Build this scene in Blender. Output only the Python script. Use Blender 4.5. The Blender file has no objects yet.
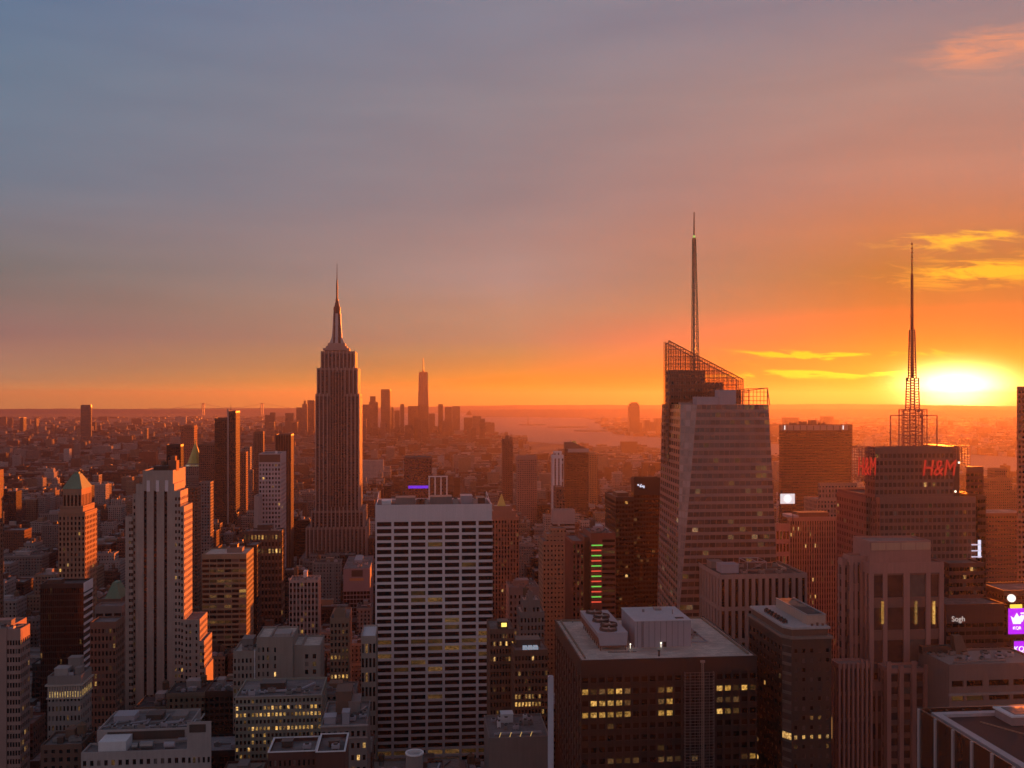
import bpy, math, random
import numpy as np
from mathutils import Vector
R = random.Random(7)
rad = math.radians
C = bpy.context.scene
COL = C.collection
# ------------------------------------------------------------------ camera
F, TH, EYE, CZ = 970.0, rad(5.7), 400.0, 260.0     # focal length in pixels, yaw off the avenues, horizon line, eye height
cam_d = bpy.data.cameras.new("camera"); cam = bpy.data.objects.new("camera", cam_d); COL.objects.link(cam)
cam.location = (0, 0, CZ); cam.rotation_euler = (rad(90), 0, -TH)
cam_d.sensor_width = 36; cam_d.lens = 36 * F / 1024; cam_d.shift_y = 16 / 1024
cam_d.clip_start = 1; cam_d.clip_end = 90000
C.camera = cam
C.view_settings.view_transform = 'Standard'; C.view_settings.look = 'None'
C.view_settings.exposure = 2.0; C.view_settings.gamma = 1; C.view_settings.use_curve_mapping = False
C.cycles.use_denoising = True
C.cycles.max_bounces = 4; C.cycles.diffuse_bounces = 2; C.cycles.glossy_bounces = 2
C.cycles.transmission_bounces = 2; C.cycles.volume_bounces = 0; C.cycles.transparent_max_bounces = 8
C.cycles.sample_clamp_indirect = 3
# ------------------------------------------------------------------ sun
SUN_AZ, SUN_EL = math.atan(446 / F) + TH, rad(1.35)
sd = Vector((math.sin(SUN_AZ) * math.cos(SUN_EL), math.cos(SUN_AZ) * math.cos(SUN_EL), math.sin(SUN_EL)))
ld = bpy.data.lights.new("sun", 'SUN'); lo = bpy.data.objects.new("sun", ld); COL.objects.link(lo)
ld.energy = 5.0; ld.angle = rad(0.5); ld.color = (1.0, 0.175, 0.014)
lo.rotation_euler = (-sd).to_track_quat('-Z', 'Y').to_euler(); lo.location = (0, 0, 600)


K = 2 ** -C.view_settings.exposure      # the picture is exposed for the shade: sky and lamps are set in display units times K


# ------------------------------------------------------------------ node helpers
class NT:
    def __init__(s, nt): s.nt = nt; nt.nodes.clear()
    def n(s, t, **kw):
        x = s.nt.nodes.new(t)
        for k, v in kw.items(): setattr(x, k, v)
        return x
    def l(s, a, b): s.nt.links.new(a, b)
    def _in(s, sock, v):
        if hasattr(v, 'is_output'): s.l(v, sock)
        elif isinstance(v, (tuple, list)):
            sock.default_value = tuple(v) + ((1,) if len(v) == 3 and sock.type == 'RGBA' else ())
        else: sock.default_value = v
    def m(s, op, a, b=0.0, c=0.0, clamp=False):
        x = s.n('ShaderNodeMath', operation=op, use_clamp=clamp)
        s._in(x.inputs[0], a); s._in(x.inputs[1], b); s._in(x.inputs[2], c)
        return x.outputs[0]
    def vm(s, op, a, b=(0, 0, 0)):
        x = s.n('ShaderNodeVectorMath', operation=op); s._in(x.inputs[0], a); s._in(x.inputs[1], b)
        return x.outputs['Value'] if op in ('DOT_PRODUCT', 'LENGTH') else x.outputs[0]
    def mix(s, f, a, b, mode='MIX'):
        x = s.n('ShaderNodeMix', data_type='RGBA', blend_type=mode)
        s._in(x.inputs[0], f); s._in(x.inputs[6], a); s._in(x.inputs[7], b)
        return x.outputs[2]
    def comb(s, a, b, c):
        x = s.n('ShaderNodeCombineXYZ')
        for i, v in enumerate((a, b, c)): s._in(x.inputs[i], v)
        return x.outputs[0]
    def sep(s, v):
        x = s.n('ShaderNodeSeparateXYZ'); s.l(v, x.inputs[0]); return x.outputs
    def ramp(s, f, stops, interp='LINEAR'):
        x = s.n('ShaderNodeValToRGB'); x.color_ramp.interpolation = interp
        e = x.color_ramp.elements
        while len(e) < len(stops): e.new(0.5)
        for i, (p, c) in enumerate(stops):
            e[i].position = p; e[i].color = tuple(c) + (1,) if len(c) == 3 else c
        s._in(x.inputs[0], f); return x.outputs[0]
    def noise(s, v, scale, detail=2, rough=0.5, dist=0.0):
        x = s.n('ShaderNodeTexNoise'); s.l(v, x.inputs['Vector']); x.inputs['Scale'].default_value = scale
        x.inputs['Detail'].default_value = detail; x.inputs['Roughness'].default_value = rough
        x.inputs['Distortion'].default_value = dist
        return x.outputs['Fac']


def lin(r, g, b):
    f = lambda c: c / 255 / 12.92 if c / 255 <= 0.04045 else ((c / 255 + 0.055) / 1.055) ** 2.4
    return (f(r), f(g), f(b))


# ------------------------------------------------------------------ world
W = bpy.data.worlds.new("World"); C.world = W; W.use_nodes = True
t = NT(W.node_tree)
d = t.n('ShaderNodeTexCoord').outputs['Generated']
dx, dy, dz = t.sep(d)
hl = t.m('SQRT', t.m('ADD', t.m('MULTIPLY', dx, dx), t.m('ADD', t.m('MULTIPLY', dy, dy), 1e-6)))
cosaz = t.m('DIVIDE', t.m('ADD', t.m('MULTIPLY', dx, math.sin(SUN_AZ)), t.m('MULTIPLY', dy, math.cos(SUN_AZ))), hl)
sgn = t.m('DIVIDE', t.m('SUBTRACT', t.m('MULTIPLY', dx, math.cos(SUN_AZ)), t.m('MULTIPLY', dy, math.sin(SUN_AZ))), hl)   # + = right of the sun
az = t.m('ARCTAN2', sgn, cosaz)
aaz = t.m('ABSOLUTE', az)
e = t.m('MULTIPLY', t.m('MAXIMUM', dz, 0.0), 2.5, clamp=True)          # z 0..0.4 -> 0..1
el = lambda y: min(1.0, max(0.0, math.sin(math.atan((400 - y) / F)) * 2.5))
def sky_ramp(lst): return t.ramp(e, [(el(y), lin(*c)) for y, c in sorted(lst, key=lambda q: -q[0])])
SKY = [[(0.7433, 0.2513, 0.02), (0.7693, 0.02, 0.02), (0.7953, 0.02, 0.02), (0.7693, 0.02, 0.02), (0.7433, 0.02, 0.02), (0.1411, 0.0521, 0.02), (0.142, 0.0801, 0.02), (0.3498, 0.1354, 0.0709), (0.38, 0.1855, 0.1465), (0.373, 0.2462, 0.2267), (0.243, 0.2134, 0.2624)], [(0.8475, 0.373, 0.02), (0.5636, 0.2881, 0.02), (0.3924, 0.2382, 0.0643), (0.36, 0.2411, 0.1082), (0.3185, 0.2138, 0.1478), (0.4051, 0.257, 0.1934), (0.3592, 0.2531, 0.2413), (0.3322, 0.2327, 0.2307), (0.2825, 0.223, 0.2415), (0.2607, 0.2358, 0.2733), (0.2314, 0.2359, 0.3039)], [(0.8293, 0.4537, 0.1374), (0.4577, 0.2857, 0.1593), (0.3989, 0.2403, 0.1718), (0.3649, 0.2029, 0.1725), (0.294, 0.1705, 0.172), (0.2158, 0.1634, 0.167), (0.1904, 0.1792, 0.1882), (0.1923, 0.194, 0.2383), (0.1621, 0.2094, 0.2891), (0.1462, 0.2157, 0.3175), (0.123, 0.2007, 0.3373)]]
r_sun, r_mid, r_far = [t.ramp(e, [(el(y), c) for y, c in zip((395, 382, 368, 354, 340, 310, 280, 240, 200, 100, 20), SKY[k])], 'LINEAR') for k in range(3)]
r_back = t.ramp(e, [(0, (0.40, 0.29, 0.32)), (0.4, (0.42, 0.33, 0.37)), (1, (0.28, 0.26, 0.32))])
f1 = t.m('DIVIDE', t.m('SUBTRACT', aaz, 0.06), 0.37, clamp=True)
f2 = t.m('DIVIDE', t.m('SUBTRACT', aaz, 0.43), 0.49, clamp=True)
f3 = t.m('DIVIDE', t.m('SUBTRACT', aaz, 1.0), 0.9, clamp=True)
sky = t.mix(f1, r_sun, r_mid); sky = t.mix(f2, sky, r_far); sky = t.mix(f3, sky, r_back)
sky = t.mix(1.0, sky, t.ramp(t.m('SUBTRACT', dz, 0.4), [(0, (1, 1, 1)), (0.45, (0.42, 0.42, 0.47))]), 'MULTIPLY')     # darker overhead
# cloud layers: long thin streaks in world azimuth / elevation
cv = t.comb(t.m('MULTIPLY', az, 17.0), t.m('ADD', t.m('MULTIPLY', dz, 105.0), t.m('MULTIPLY', az, 9.0)), 3.0)
cn = t.noise(cv, 1.0, 7, 0.62, 0.7)
cv2 = t.comb(t.m('MULTIPLY', az, 4.0), t.m('MULTIPLY', dz, 26.0), 9.0)
cn2 = t.noise(cv2, 1.0, 4, 0.55, 0.3)
sky = t.mix(1.0, sky, t.ramp(cn2, [(0.3, (0.93, 0.93, 0.94)), (0.7, (1.06, 1.05, 1.03))]), 'MULTIPLY')
def band(v, c, w): return t.m('EXPONENT', t.m('MULTIPLY', t.m('POWER', t.m('DIVIDE', t.m('SUBTRACT', v, c), w), 2.0), -1.0))
elz = lambda y: math.sin(math.atan((400 - y) / F))
azp = lambda px: math.atan((px - 512) / F) + TH - SUN_AZ
def cloud(sky, src, lo_, hi, py, hgt, px, wid, col, s=1.0):
    k = t.m('MULTIPLY', band(dz, elz(py), hgt), band(az, azp(px), wid))
    c = t.m('DIVIDE', t.m('SUBTRACT', t.m('ADD', src, t.m('MULTIPLY', k, 0.22)), lo_), hi - lo_, clamp=True)
    return t.mix(t.m('MULTIPLY', t.m('MULTIPLY', c, k), s, clamp=True), sky, lin(*col))
sky = cloud(sky, cn, 0.60, 0.80, 253, 0.010, 965, 0.07, (255, 190, 30), 1.6)
sky = cloud(sky, cn, 0.58, 0.78, 284, 0.014, 985, 0.09, (255, 185, 10), 1.6)
sky = cloud(sky, cn, 0.62, 0.80, 358, 0.006, 820, 0.10, (255, 200, 20), 3.0)
sky = cloud(sky, cn, 0.62, 0.80, 376, 0.005, 860, 0.16, (255, 222, 40), 2.6)
sky = cloud(sky, cn, 0.50, 0.80, 84, 0.016, 990, 0.055, (232, 152, 118), 1.5)
sky = cloud(sky, cn, 0.60, 0.85, 382, 0.008, 600, 0.3, (235, 130, 50), 0.8)
# the low sun behind its own glare
g1 = t.m('MULTIPLY', band(dz, elz(391), 0.0165), band(az, azp(956), 0.036))
g2 = t.m('MULTIPLY', band(dz, elz(391), 0.040), band(az, azp(945), 0.135))
g3 = t.m('MULTIPLY', band(dz, elz(395), 0.10), band(az, azp(955), 0.25))
glow = t.mix(1.0, t.mix(g1, (0, 0, 0), (16.0, 11.0, 3.6)), t.mix(g2, (0, 0, 0), (0.75, 0.36, 0.0)), 'ADD')
glow = t.mix(1.0, glow, t.mix(g3, (0, 0, 0), (0.05, 0.012, 0.0)), 'ADD')
sky = t.mix(1.0, sky, glow, 'ADD')
bg = t.n('ShaderNodeBackground'); t.l(sky, bg.inputs[0]); bg.inputs[1].default_value = 0.86 * K
ns = t.n('ShaderNodeTexSky', sky_type='NISHITA'); ns.sun_disc = False; ns.sun_elevation = SUN_EL; ns.sun_rotation = SUN_AZ; ns.altitude = 200
bg2 = t.n('ShaderNodeBackground'); t.l(ns.outputs[0], bg2.inputs[0]); bg2.inputs[1].default_value = 0.004
ad = t.n('ShaderNodeAddShader'); t.l(bg.outputs[0], ad.inputs[0]); t.l(bg2.outputs[0], ad.inputs[1])
wo = t.n('ShaderNodeOutputWorld'); t.l(ad.outputs[0], wo.inputs[0])

# ------------------------------------------------------------------ materials
MATS = {}
def new_mat(name):
    m = bpy.data.materials.new(name); m.use_nodes = True
    q = NT(m.node_tree); b = q.n('ShaderNodeBsdfPrincipled'); o = q.n('ShaderNodeOutputMaterial'); q.l(b.outputs[0], o.inputs[0])
    return m, q, b


def dirt(q, col, vec, amt=0.35):
    n1 = q.noise(vec, 0.06, 4, 0.6)
    sv = q.n('ShaderNodeMapping'); sv.inputs['Scale'].default_value = (1, 1, 0.06); q.l(vec, sv.inputs[0])
    n2 = q.noise(sv.outputs[0], 0.9, 3, 0.6)
    k = q.m('ADD', q.m('MULTIPLY', n1, amt), q.m('MULTIPLY', n2, amt))
    k = q.m('ADD', k, 1.0 - amt)
    x = q.n('ShaderNodeHueSaturation'); q._in(x.inputs['Color'], col); q.l(k, x.inputs['Value'])
    return x.outputs[0]


def plain(name, col, rough=0.85, amt=0.35, metal=0.0):
    if name in MATS: return MATS[name]
    m, q, b = new_mat(name)
    g = q.n('ShaderNodeNewGeometry')
    q.l(dirt(q, col, g.outputs['Position'], amt), b.inputs['Base Color'])
    b.inputs['Roughness'].default_value = rough; b.inputs['Metallic'].default_value = metal
    MATS[name] = m; return m


def glass(name, col, rough=0.12, spec=0.5):
    m, q, b = new_mat(name)
    g = q.n('ShaderNodeNewGeometry')
    n = q.noise(g.outputs['Position'], 0.35, 2)
    rr = q.m('FRACT', q.m('ADD', q.m('MULTIPLY', g.outputs['Random Per Island'], 3.7), q.n('ShaderNodeObjectInfo').outputs['Random']))
    q.l(q.mix(q.m('MULTIPLY', q.m('ADD', n, q.m('POWER', rr, 3.0)), 0.8), tuple(c * 0.55 for c in col), tuple(c * 1.7 for c in col)), b.inputs['Base Color'])
    b.inputs['Roughness'].default_value = rough; b.inputs['Specular IOR Level'].default_value = spec
    MATS[name] = m; return m


def lit(name, c0, c1, s, scale=0.9):
    m, q, b = new_mat(name)
    g = q.n('ShaderNodeNewGeometry')
    n = q.noise(g.outputs['Position'], scale, 3, 0.7)
    n2 = q.noise(g.outputs['Position'], 0.11, 1)
    f = q.m('MULTIPLY', q.m('SUBTRACT', n, 0.36), 3.0, clamp=True)
    rc = q.m('FRACT', q.m('ADD', q.m('MULTIPLY', g.outputs['Random Per Island'], 9.1), q.m('MULTIPLY', q.n('ShaderNodeObjectInfo').outputs['Random'], 5.3)))
    q.l(q.mix(f, c0, q.mix(rc, c1, tuple(min(1, v) for v in (c1[0], c1[1] * 1.12, c1[2] * 1.7)))), b.inputs['Emission Color'])
    rr = q.m('FRACT', q.m('ADD', q.m('MULTIPLY', g.outputs['Random Per Island'], 3.7), q.n('ShaderNodeObjectInfo').outputs['Random']))
    vr = q.m('ADD', 0.28, q.m('MULTIPLY', q.m('POWER', rr, 1.5), 1.1))
    q.l(q.m('MULTIPLY', q.m('MULTIPLY', q.m('ADD', n2, 0.35), vr), s * 1.55 * K), b.inputs['Emission Strength'])
    b.inputs['Base Color'].default_value = (0.03, 0.025, 0.02, 1); b.inputs['Roughness'].default_value = 0.15
    MATS[name] = m; return m


def emit(name, col, s):
    m, q, b = new_mat(name)
    b.inputs['Emission Color'].default_value = tuple(col) + (1,); b.inputs['Emission Strength'].default_value = s * K
    b.inputs['Base Color'].default_value = tuple(c * 0.3 for c in col) + (1,)
    MATS[name] = m; return m


def facade_mat(name, wall, bay=3.4, flo=3.8, wu=0.55, wv=0.55, p=0.04, gl=(0.012, 0.012, 0.014), island=False, ls=0.9, vary=0.5, rowlit=0.0, pale=0.12):
    """Wall with a grid of window openings laid out in metres on the object itself."""
    if name in MATS: return MATS[name]
    m, q, b = new_mat(name)
    tc = q.n('ShaderNodeTexCoord').outputs['Object']; g = q.n('ShaderNodeNewGeometry')
    x, y, z = q.sep(tc); nx, ny, nz = q.sep(g.outputs['True Normal'])
    rnd = g.outputs['Random Per Island'] if island else q.n('ShaderNodeObjectInfo').outputs['Random']
    ax = q.m('GREATER_THAN', q.m('ABSOLUTE', nx), 0.6)
    u = q.m('ADD', q.m('MULTIPLY', y, ax), q.m('MULTIPLY', x, q.m('SUBTRACT', 1.0, ax)))
    cu = q.m('ADD', q.m('DIVIDE', u, bay), 0.25); cw = q.m('DIVIDE', z, flo)
    iu, iv = q.m('FLOOR', cu), q.m('FLOOR', cw)
    fu, fv = q.m('SUBTRACT', cu, iu), q.m('SUBTRACT', cw, iv)
    mk = q.m('MULTIPLY', q.m('LESS_THAN', q.m('ABSOLUTE', q.m('SUBTRACT', fu, 0.5)), wu / 2), q.m('LESS_THAN', q.m('ABSOLUTE', q.m('SUBTRACT', fv, 0.5)), wv / 2))
    mk = q.m('MULTIPLY', mk, q.m('LESS_THAN', nz, 0.5))
    wn = q.n('ShaderNodeTexWhiteNoise', noise_dimensions='4D')
    q.l(q.comb(iu, iv, ax), wn.inputs['Vector']); q.l(q.m('MULTIPLY', rnd, 91.7), wn.inputs['W'])
    wr = wn.outputs['Value']; wc = q.sep(wn.outputs['Color'])
    wf = q.n('ShaderNodeTexWhiteNoise', noise_dimensions='2D'); q.l(q.comb(iv, q.m('MULTIPLY', rnd, 37.0), 0.0), wf.inputs['Vector'])
    th = q.m('ADD', p, q.m('MULTIPLY', q.m('GREATER_THAN', wf.outputs['Value'], 0.8), rowlit))
    on = q.m('MULTIPLY', q.m('LESS_THAN', wr, th), mk)
    hs = q.n('ShaderNodeHueSaturation'); hs.inputs['Color'].default_value = tuple(wall) + (1,)
    q.l(q.m('ADD', 1.0 - vary * 0.5, q.m('MULTIPLY', rnd, vary)), hs.inputs['Value'])
    q.l(q.m('ADD', 0.487, q.m('MULTIPLY', q.m('FRACT', q.m('MULTIPLY', rnd, 7.3)), 0.026)), hs.inputs['Hue'])
    wcol = dirt(q, hs.outputs[0], tc, 0.4)
    gcol = q.mix(q.m('LESS_THAN', wc[1], pale), gl, tuple(c * 0.55 + 0.02 for c in wall))
    q.l(q.mix(mk, wcol, gcol), b.inputs['Base Color'])
    q.l(q.m('SUBTRACT', 0.88, q.m('MULTIPLY', mk, 0.72)), b.inputs['Roughness'])
    q.l(q.mix(wc[2], (1.0, 0.42, 0.10), (1.0, 0.72, 0.34)), b.inputs['Emission Color'])
    q.l(q.m('MULTIPLY', on, q.m('MULTIPLY', q.m('POWER', wc[0], 1.6), ls * K)), b.inputs['Emission Strength'])
    bp = q.n('ShaderNodeBump'); bp.inputs['Strength'].default_value = 0.6; bp.inputs['Distance'].default_value = 0.3; bp.invert = True
    q.l(mk, bp.inputs['Height']); q.l(bp.outputs[0], b.inputs['Normal'])
    MATS[name] = m; return m


def roof_mat(name, col, rough=0.95):
    m, q, b = new_mat(name); g = q.n('ShaderNodeNewGeometry').outputs['Position']
    br = q.n('ShaderNodeTexBrick'); q.l(g, br.inputs['Vector']); br.inputs['Scale'].default_value = 0.35; br.inputs['Mortar Size'].default_value = 0.012; br.inputs['Brick Width'].default_value = 1.1; br.inputs['Row Height'].default_value = .55
    br.inputs['Color1'].default_value = (*[c * 0.82 for c in col], 1); br.inputs['Color2'].default_value = (*[min(1, c * 1.12) for c in col], 1); br.inputs['Mortar'].default_value = (*[c * 0.6 for c in col], 1)
    pool = q.m('MULTIPLY', q.m('SUBTRACT', q.noise(g, 0.09, 4, 0.6), 0.5), 9.0, clamp=True)
    c2 = q.mix(q.m('MULTIPLY', pool, 0.45), br.outputs[0], tuple(c * 0.45 for c in col))
    q.l(dirt(q, c2, g, 0.45), b.inputs['Base Color']); q.l(q.m('SUBTRACT', rough, q.m('MULTIPLY', pool, 0.5)), b.inputs['Roughness'])
    MATS[name] = m; return m


LIME = plain('limestone', (0.40, 0.33, 0.29)); TRAV = plain('travertine', (0.82, 0.70, 0.71), amt=0.22)
TAN = plain('tan_brick', (0.28, 0.195, 0.14)); BROWN = plain('brown_brick', (0.17, 0.10, 0.075)); GREY = plain('grey_stone', (0.235, 0.20, 0.19))
PALE = plain('pale_brick', (0.38, 0.33, 0.32)); PINK = plain('pink_granite', (0.36, 0.23, 0.20)); DKMET = plain('dark_metal', (0.045, 0.032, 0.03), 0.45, 0.5)
DKBR = plain('dark_bronze', (0.075, 0.05, 0.042), 0.5); ROOFP = roof_mat('pale_gravel', (0.62, 0.52, 0.45)); ROOFD = roof_mat('tar_roof', (0.08, 0.07, 0.07))
ROOFG = roof_mat('grey_roof', (0.19, 0.17, 0.17)); WHITE = plain('white_paint', (0.70, 0.68, 0.70), 0.7, 0.25); LAV = plain('pale_metal', (0.38, 0.355, 0.40), 0.55, 0.25)
COPPER = plain('green_copper', (0.14, 0.25, 0.17), 0.7, 0.5); GOLD = plain('gilt_tile', (0.55, 0.48, 0.12), 0.45, 0.3); TANKW = plain('tank_wood', (0.14, 0.09, 0.06), 0.9, 0.5)
STEEL = plain('steel', (0.30, 0.29, 0.29), 0.45, 0.3, 0.6); RUST = plain('rust_red', (0.22, 0.10, 0.07)); BLACK = plain('soot_black', (0.022, 0.016, 0.016), 0.5, 0.5)
GL = [glass('window_glass', (0.012, 0.010, 0.011)), lit('lit_window', (0.10, 0.035, 0.005), (1.0, 0.55, 0.13), 1.0, 1.3), lit('dim_window', (0.006, 0.004, 0.002), (0.42, 0.20, 0.05), 0.34, 1.4), glass('blind_window', (0.10, 0.085, 0.08), 0.3)]
GBROWN = glass('brown_glass', (0.022, 0.011, 0.009), 0.10, 0.5)


# ------------------------------------------------------------------ mesh helpers
class MB:
    def __init__(s): s.v, s.f, s.m = [], [], []
    def poly(s, pts, m=0):
        i = len(s.v); s.v += [tuple(p) for p in pts]; s.f.append(tuple(range(i, i + len(pts)))); s.m.append(m)
    def box(s, x0, x1, y0, y1, z0, z1, m=0, skip=''):
        p = [(x0, y0, z0), (x1, y0, z0), (x1, y1, z0), (x0, y1, z0), (x0, y0, z1), (x1, y0, z1), (x1, y1, z1), (x0, y1, z1)]
        i = len(s.v); s.v += p
        for k, q in (('b', (3, 2, 1, 0)), ('t', (4, 5, 6, 7)), ('f', (0, 1, 5, 4)), ('r', (1, 2, 6, 5)), ('k', (2, 3, 7, 6)), ('l', (3, 0, 4, 7))):
            if k not in skip: s.f.append(tuple(i + a for a in q)); s.m.append(m)
    def loft(s, lo_, hi, m=0, cap=True, base=True):
        n = len(lo_)
        for k in range(n):
            j = (k + 1) % n
            s.poly((lo_[k], lo_[j], hi[j], hi[k]), m)
        if cap: s.poly(hi, m)
        if base: s.poly(lo_[::-1], m)
    def cyl(s, x, y, z0, z1, r0, r1=None, n=12, m=0, cap=True):
        r1 = r0 if r1 is None else r1
        c = [(math.cos(2 * math.pi * k / n), math.sin(2 * math.pi * k / n)) for k in range(n)]
        s.loft([(x + a * r0, y + b * r0, z0) for a, b in c], [(x + a * r1, y + b * r1, z1) for a, b in c], m, cap)
    def bar(s, p, q, w, m=0):
        p, q = Vector(p), Vector(q); a = (q - p).normalized()
        u = a.cross(Vector((0, 0, 1)) if abs(a.z) < 0.9 else Vector((1, 0, 0))).normalized() * w / 2; v = a.cross(u).normalized() * w / 2
        s.loft([p - u - v, p + u - v, p + u + v, p - u + v], [q - u - v, q + u - v, q + u + v, q - u + v], m)
    def build(s, name, mats, parent=None):
        if not s.f: return None
        o = parent.location if parent else Vector((0, 0, 0))
        top = parent
        while top is not None and top.parent is not None:
            top = top.parent; o = o + top.location
        me = bpy.data.meshes.new(name)
        me.from_pydata([(a - o.x, b - o.y, c - o.z) for a, b, c in s.v], [], s.f)
        for q in (mats if isinstance(mats, (list, tuple)) else [mats]): me.materials.append(q)
        me.polygons.foreach_set('material_index', s.m)
        ob = bpy.data.objects.new(name, me); COL.objects.link(ob)
        if parent: ob.parent = parent
        return ob


def tag(o, label=None, cat=None, group=None, kind=None):
    if label: o['label'] = label
    if cat: o['category'] = cat
    if group: o['group'] = group
    if kind: o['kind'] = kind
    return o
def thing(name, loc, label, cat, group=None):
    o = bpy.data.objects.new(name, None); COL.objects.link(o); o.location = loc; o.empty_display_size = 5
    return tag(o, label, cat, group)


def TA(px): return math.tan(math.atan((px - 512) / F) + TH)
def WX(px, Y): return Y * TA(px)
def WZ(py, px, Y): return CZ - (py - EYE) / F * (WX(px, Y) * math.sin(TH) + Y * math.cos(TH))
def PX(X, Y): return 512 + F * math.tan(math.atan2(X, Y) - TH)
def PY(X, Y, z): return EYE + (CZ - z) * F / (X * math.sin(TH) + Y * math.cos(TH))


def ucols(n, pier):      # n equal openings; pier = fraction of a bay that is wall
    return [((k + pier / 2) / n, (k + 1 - pier / 2) / n) for k in range(n)]


def facade(Wm, P, bl, br, tr, tl, cols, nrows, s0, s1, rs, rw, ms=0, lf=None):
    bl, br, tr, tl = map(Vector, (bl, br, tr, tl))
    n = (br - bl).cross(tl - bl).normalized()
    def pt(u, v, d_): return (bl * (1 - u) + br * u) * (1 - v) + (tl * (1 - u) + tr * u) * v - n * d_
    last = 0.0
    for c, (u0, u1) in enumerate(cols):
        if u0 > last + 1e-6: Wm.poly((pt(last, 0, 0), pt(u0, 0, 0), pt(u0, 1, 0), pt(last, 1, 0)))
        Wm.poly((pt(u0, 0, 0), pt(u0, 0, rw), pt(u0, 1, rw), pt(u0, 1, 0))); Wm.poly((pt(u1, 0, rw), pt(u1, 0, 0), pt(u1, 1, 0), pt(u1, 1, rw)))
        pv = 0.0
        for r in range(nrows):
            v0, v1 = (r + s0) / nrows, (r + 1 - s1) / nrows
            if v0 > pv + 1e-6: Wm.poly((pt(u0, pv, rs), pt(u1, pv, rs), pt(u1, v0, rs), pt(u0, v0, rs)), ms)
            Wm.poly((pt(u0, v0, rs), pt(u1, v0, rs), pt(u1, v0, rw), pt(u0, v0, rw)), ms)
            Wm.poly((pt(u0, v1, rw), pt(u1, v1, rw), pt(u1, v1, rs), pt(u0, v1, rs)), ms)
            P.append(((pt(u0, v0, rw), pt(u1, v0, rw), pt(u1, v1, rw), pt(u0, v1, rw)), lf(c, nrows - 1 - r) if lf else 0))
            pv = v1
        if pv < 1 - 1e-6: Wm.poly((pt(u0, pv, rs), pt(u1, pv, rs), pt(u1, 1, rs), pt(u0, 1, rs)), ms)
        last = u1
    if last < 1 - 1e-6: Wm.poly((pt(last, 0, 0), pt(1, 0, 0), pt(1, 1, 0), pt(last, 1, 0)))


def windows(root, P, mats=None, indiv=True):
    mats = mats or GL
    if not P: return
    cpos = Vector((0, 0, CZ))
    P.sort(key=lambda p: ((p[0][0] + p[0][2]) * 0.5 - cpos).length)
    k = 100 if indiv else 0
    for q, kind in P[:k]:
        ctr = (q[0] + q[2]) * 0.5
        me = bpy.data.meshes.new('window'); me.from_pydata([tuple(a - ctr) for a in q], [], [(0, 1, 2, 3)]); me.materials.append(mats[kind])
        o = bpy.data.objects.new('window', me); COL.objects.link(o); o.parent = root; o.location = ctr - root.location
    rest = MB()
    for q, kind in P[k:]: rest.poly(q, kind)
    o = rest.build('window', mats, root)
    if o and indiv: o['kind'] = 'stuff'


FOOT = []     # footprints of every placed building: x0, x1, y0, y1, z
def rnd_lit(p1, p2, p3=0.06):
    def fn(c, r):
        x = R.random()
        return 1 if x < p1 else 2 if x < p1 + p2 else 3 if x < p1 + p2 + p3 else 0
    return fn


def roof_on(Wm, Rm, x0, x1, y0, y1, zt, par=1.0, w=0.5):
    for a, b in (((x0, y0), (x1, y0)), ((x1, y0), (x1, y1)), ((x1, y1), (x0, y1)), ((x0, y1), (x0, y0))):
        ins = lambda p: (p[0] + (w if p[0] == x0 else -w), p[1] + (w if p[1] == y0 else -w))
        ai, bi = ins(a), ins(b)
        Wm.poly(((*a, zt), (*b, zt), (*bi, zt), (*ai, zt)), 0)
        Wm.poly(((*ai, zt), (*bi, zt), (*bi, zt - par), (*ai, zt - par)), 0)
    Rm.poly(((x0 + w, y0 + w, zt - par), (x1 - w, y0 + w, zt - par), (x1 - w, y1 - w, zt - par), (x0 + w, y1 - w, zt - par)))


def water_tank(root, x, y, z, r=2.2, h=4.5, leg=2.5):
    m = MB()
    for k in range(12): pass
    m.cyl(x, y, z + leg, z + leg + h, r, r * 0.96, 14); m.cyl(x, y, z + leg + h, z + leg + h + r * 0.7, r * 1.05, 0.1, 14)
    o = m.build('water_tank', TANKW, root)
    g = MB()
    for a, b in ((-1, -1), (1, -1), (1, 1), (-1, 1)): g.bar((x + a * r * .6, y + b * r * .6, z), (x + a * r * .6, y + b * r * .6, z + leg), 0.3)
    g.build('leg_frame', DKMET, o)
def bulkhead(root, x0, x1, y0, y1, z, h, mat):
    m = MB(); m.box(x0, x1, y0, y1, z, z + h); m.box(x0 - .2, x1 + .2, y0 - .2, y1 + .2, z + h, z + h + .35)
    return m.build('bulkhead', mat, root)
def cooler(root, x, y, z, w=4.0, dd=3.0, h=2.6, mat=None):
    m = MB(); m.box(x - w / 2, x + w / 2, y - dd / 2, y + dd / 2, z + .4, z + h)
    for a in (-1, 1):
        for b in (-1, 1): m.box(x + a * w * .4 - .15, x + a * w * .4 + .15, y + b * dd * .4 - .15, y + b * dd * .4 + .15, z, z + .4)
    o = m.build('cooling_unit', mat or STEEL, root)
    f = MB(); f.cyl(x, y, z + h, z + h + .5, min(w, dd) * .36, n=12); f.build('fan', DKMET, o)
def duct(root, pts, z, w=0.9, mat=None):
    m = MB()
    for a, b in zip(pts, pts[1:]): m.bar((a[0], a[1], z + w), (b[0], b[1], z + w), w)
    for a in pts: m.bar((a[0], a[1], z), (a[0], a[1], z + w), 0.35)
    m.build('duct', mat or STEEL, root)
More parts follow.
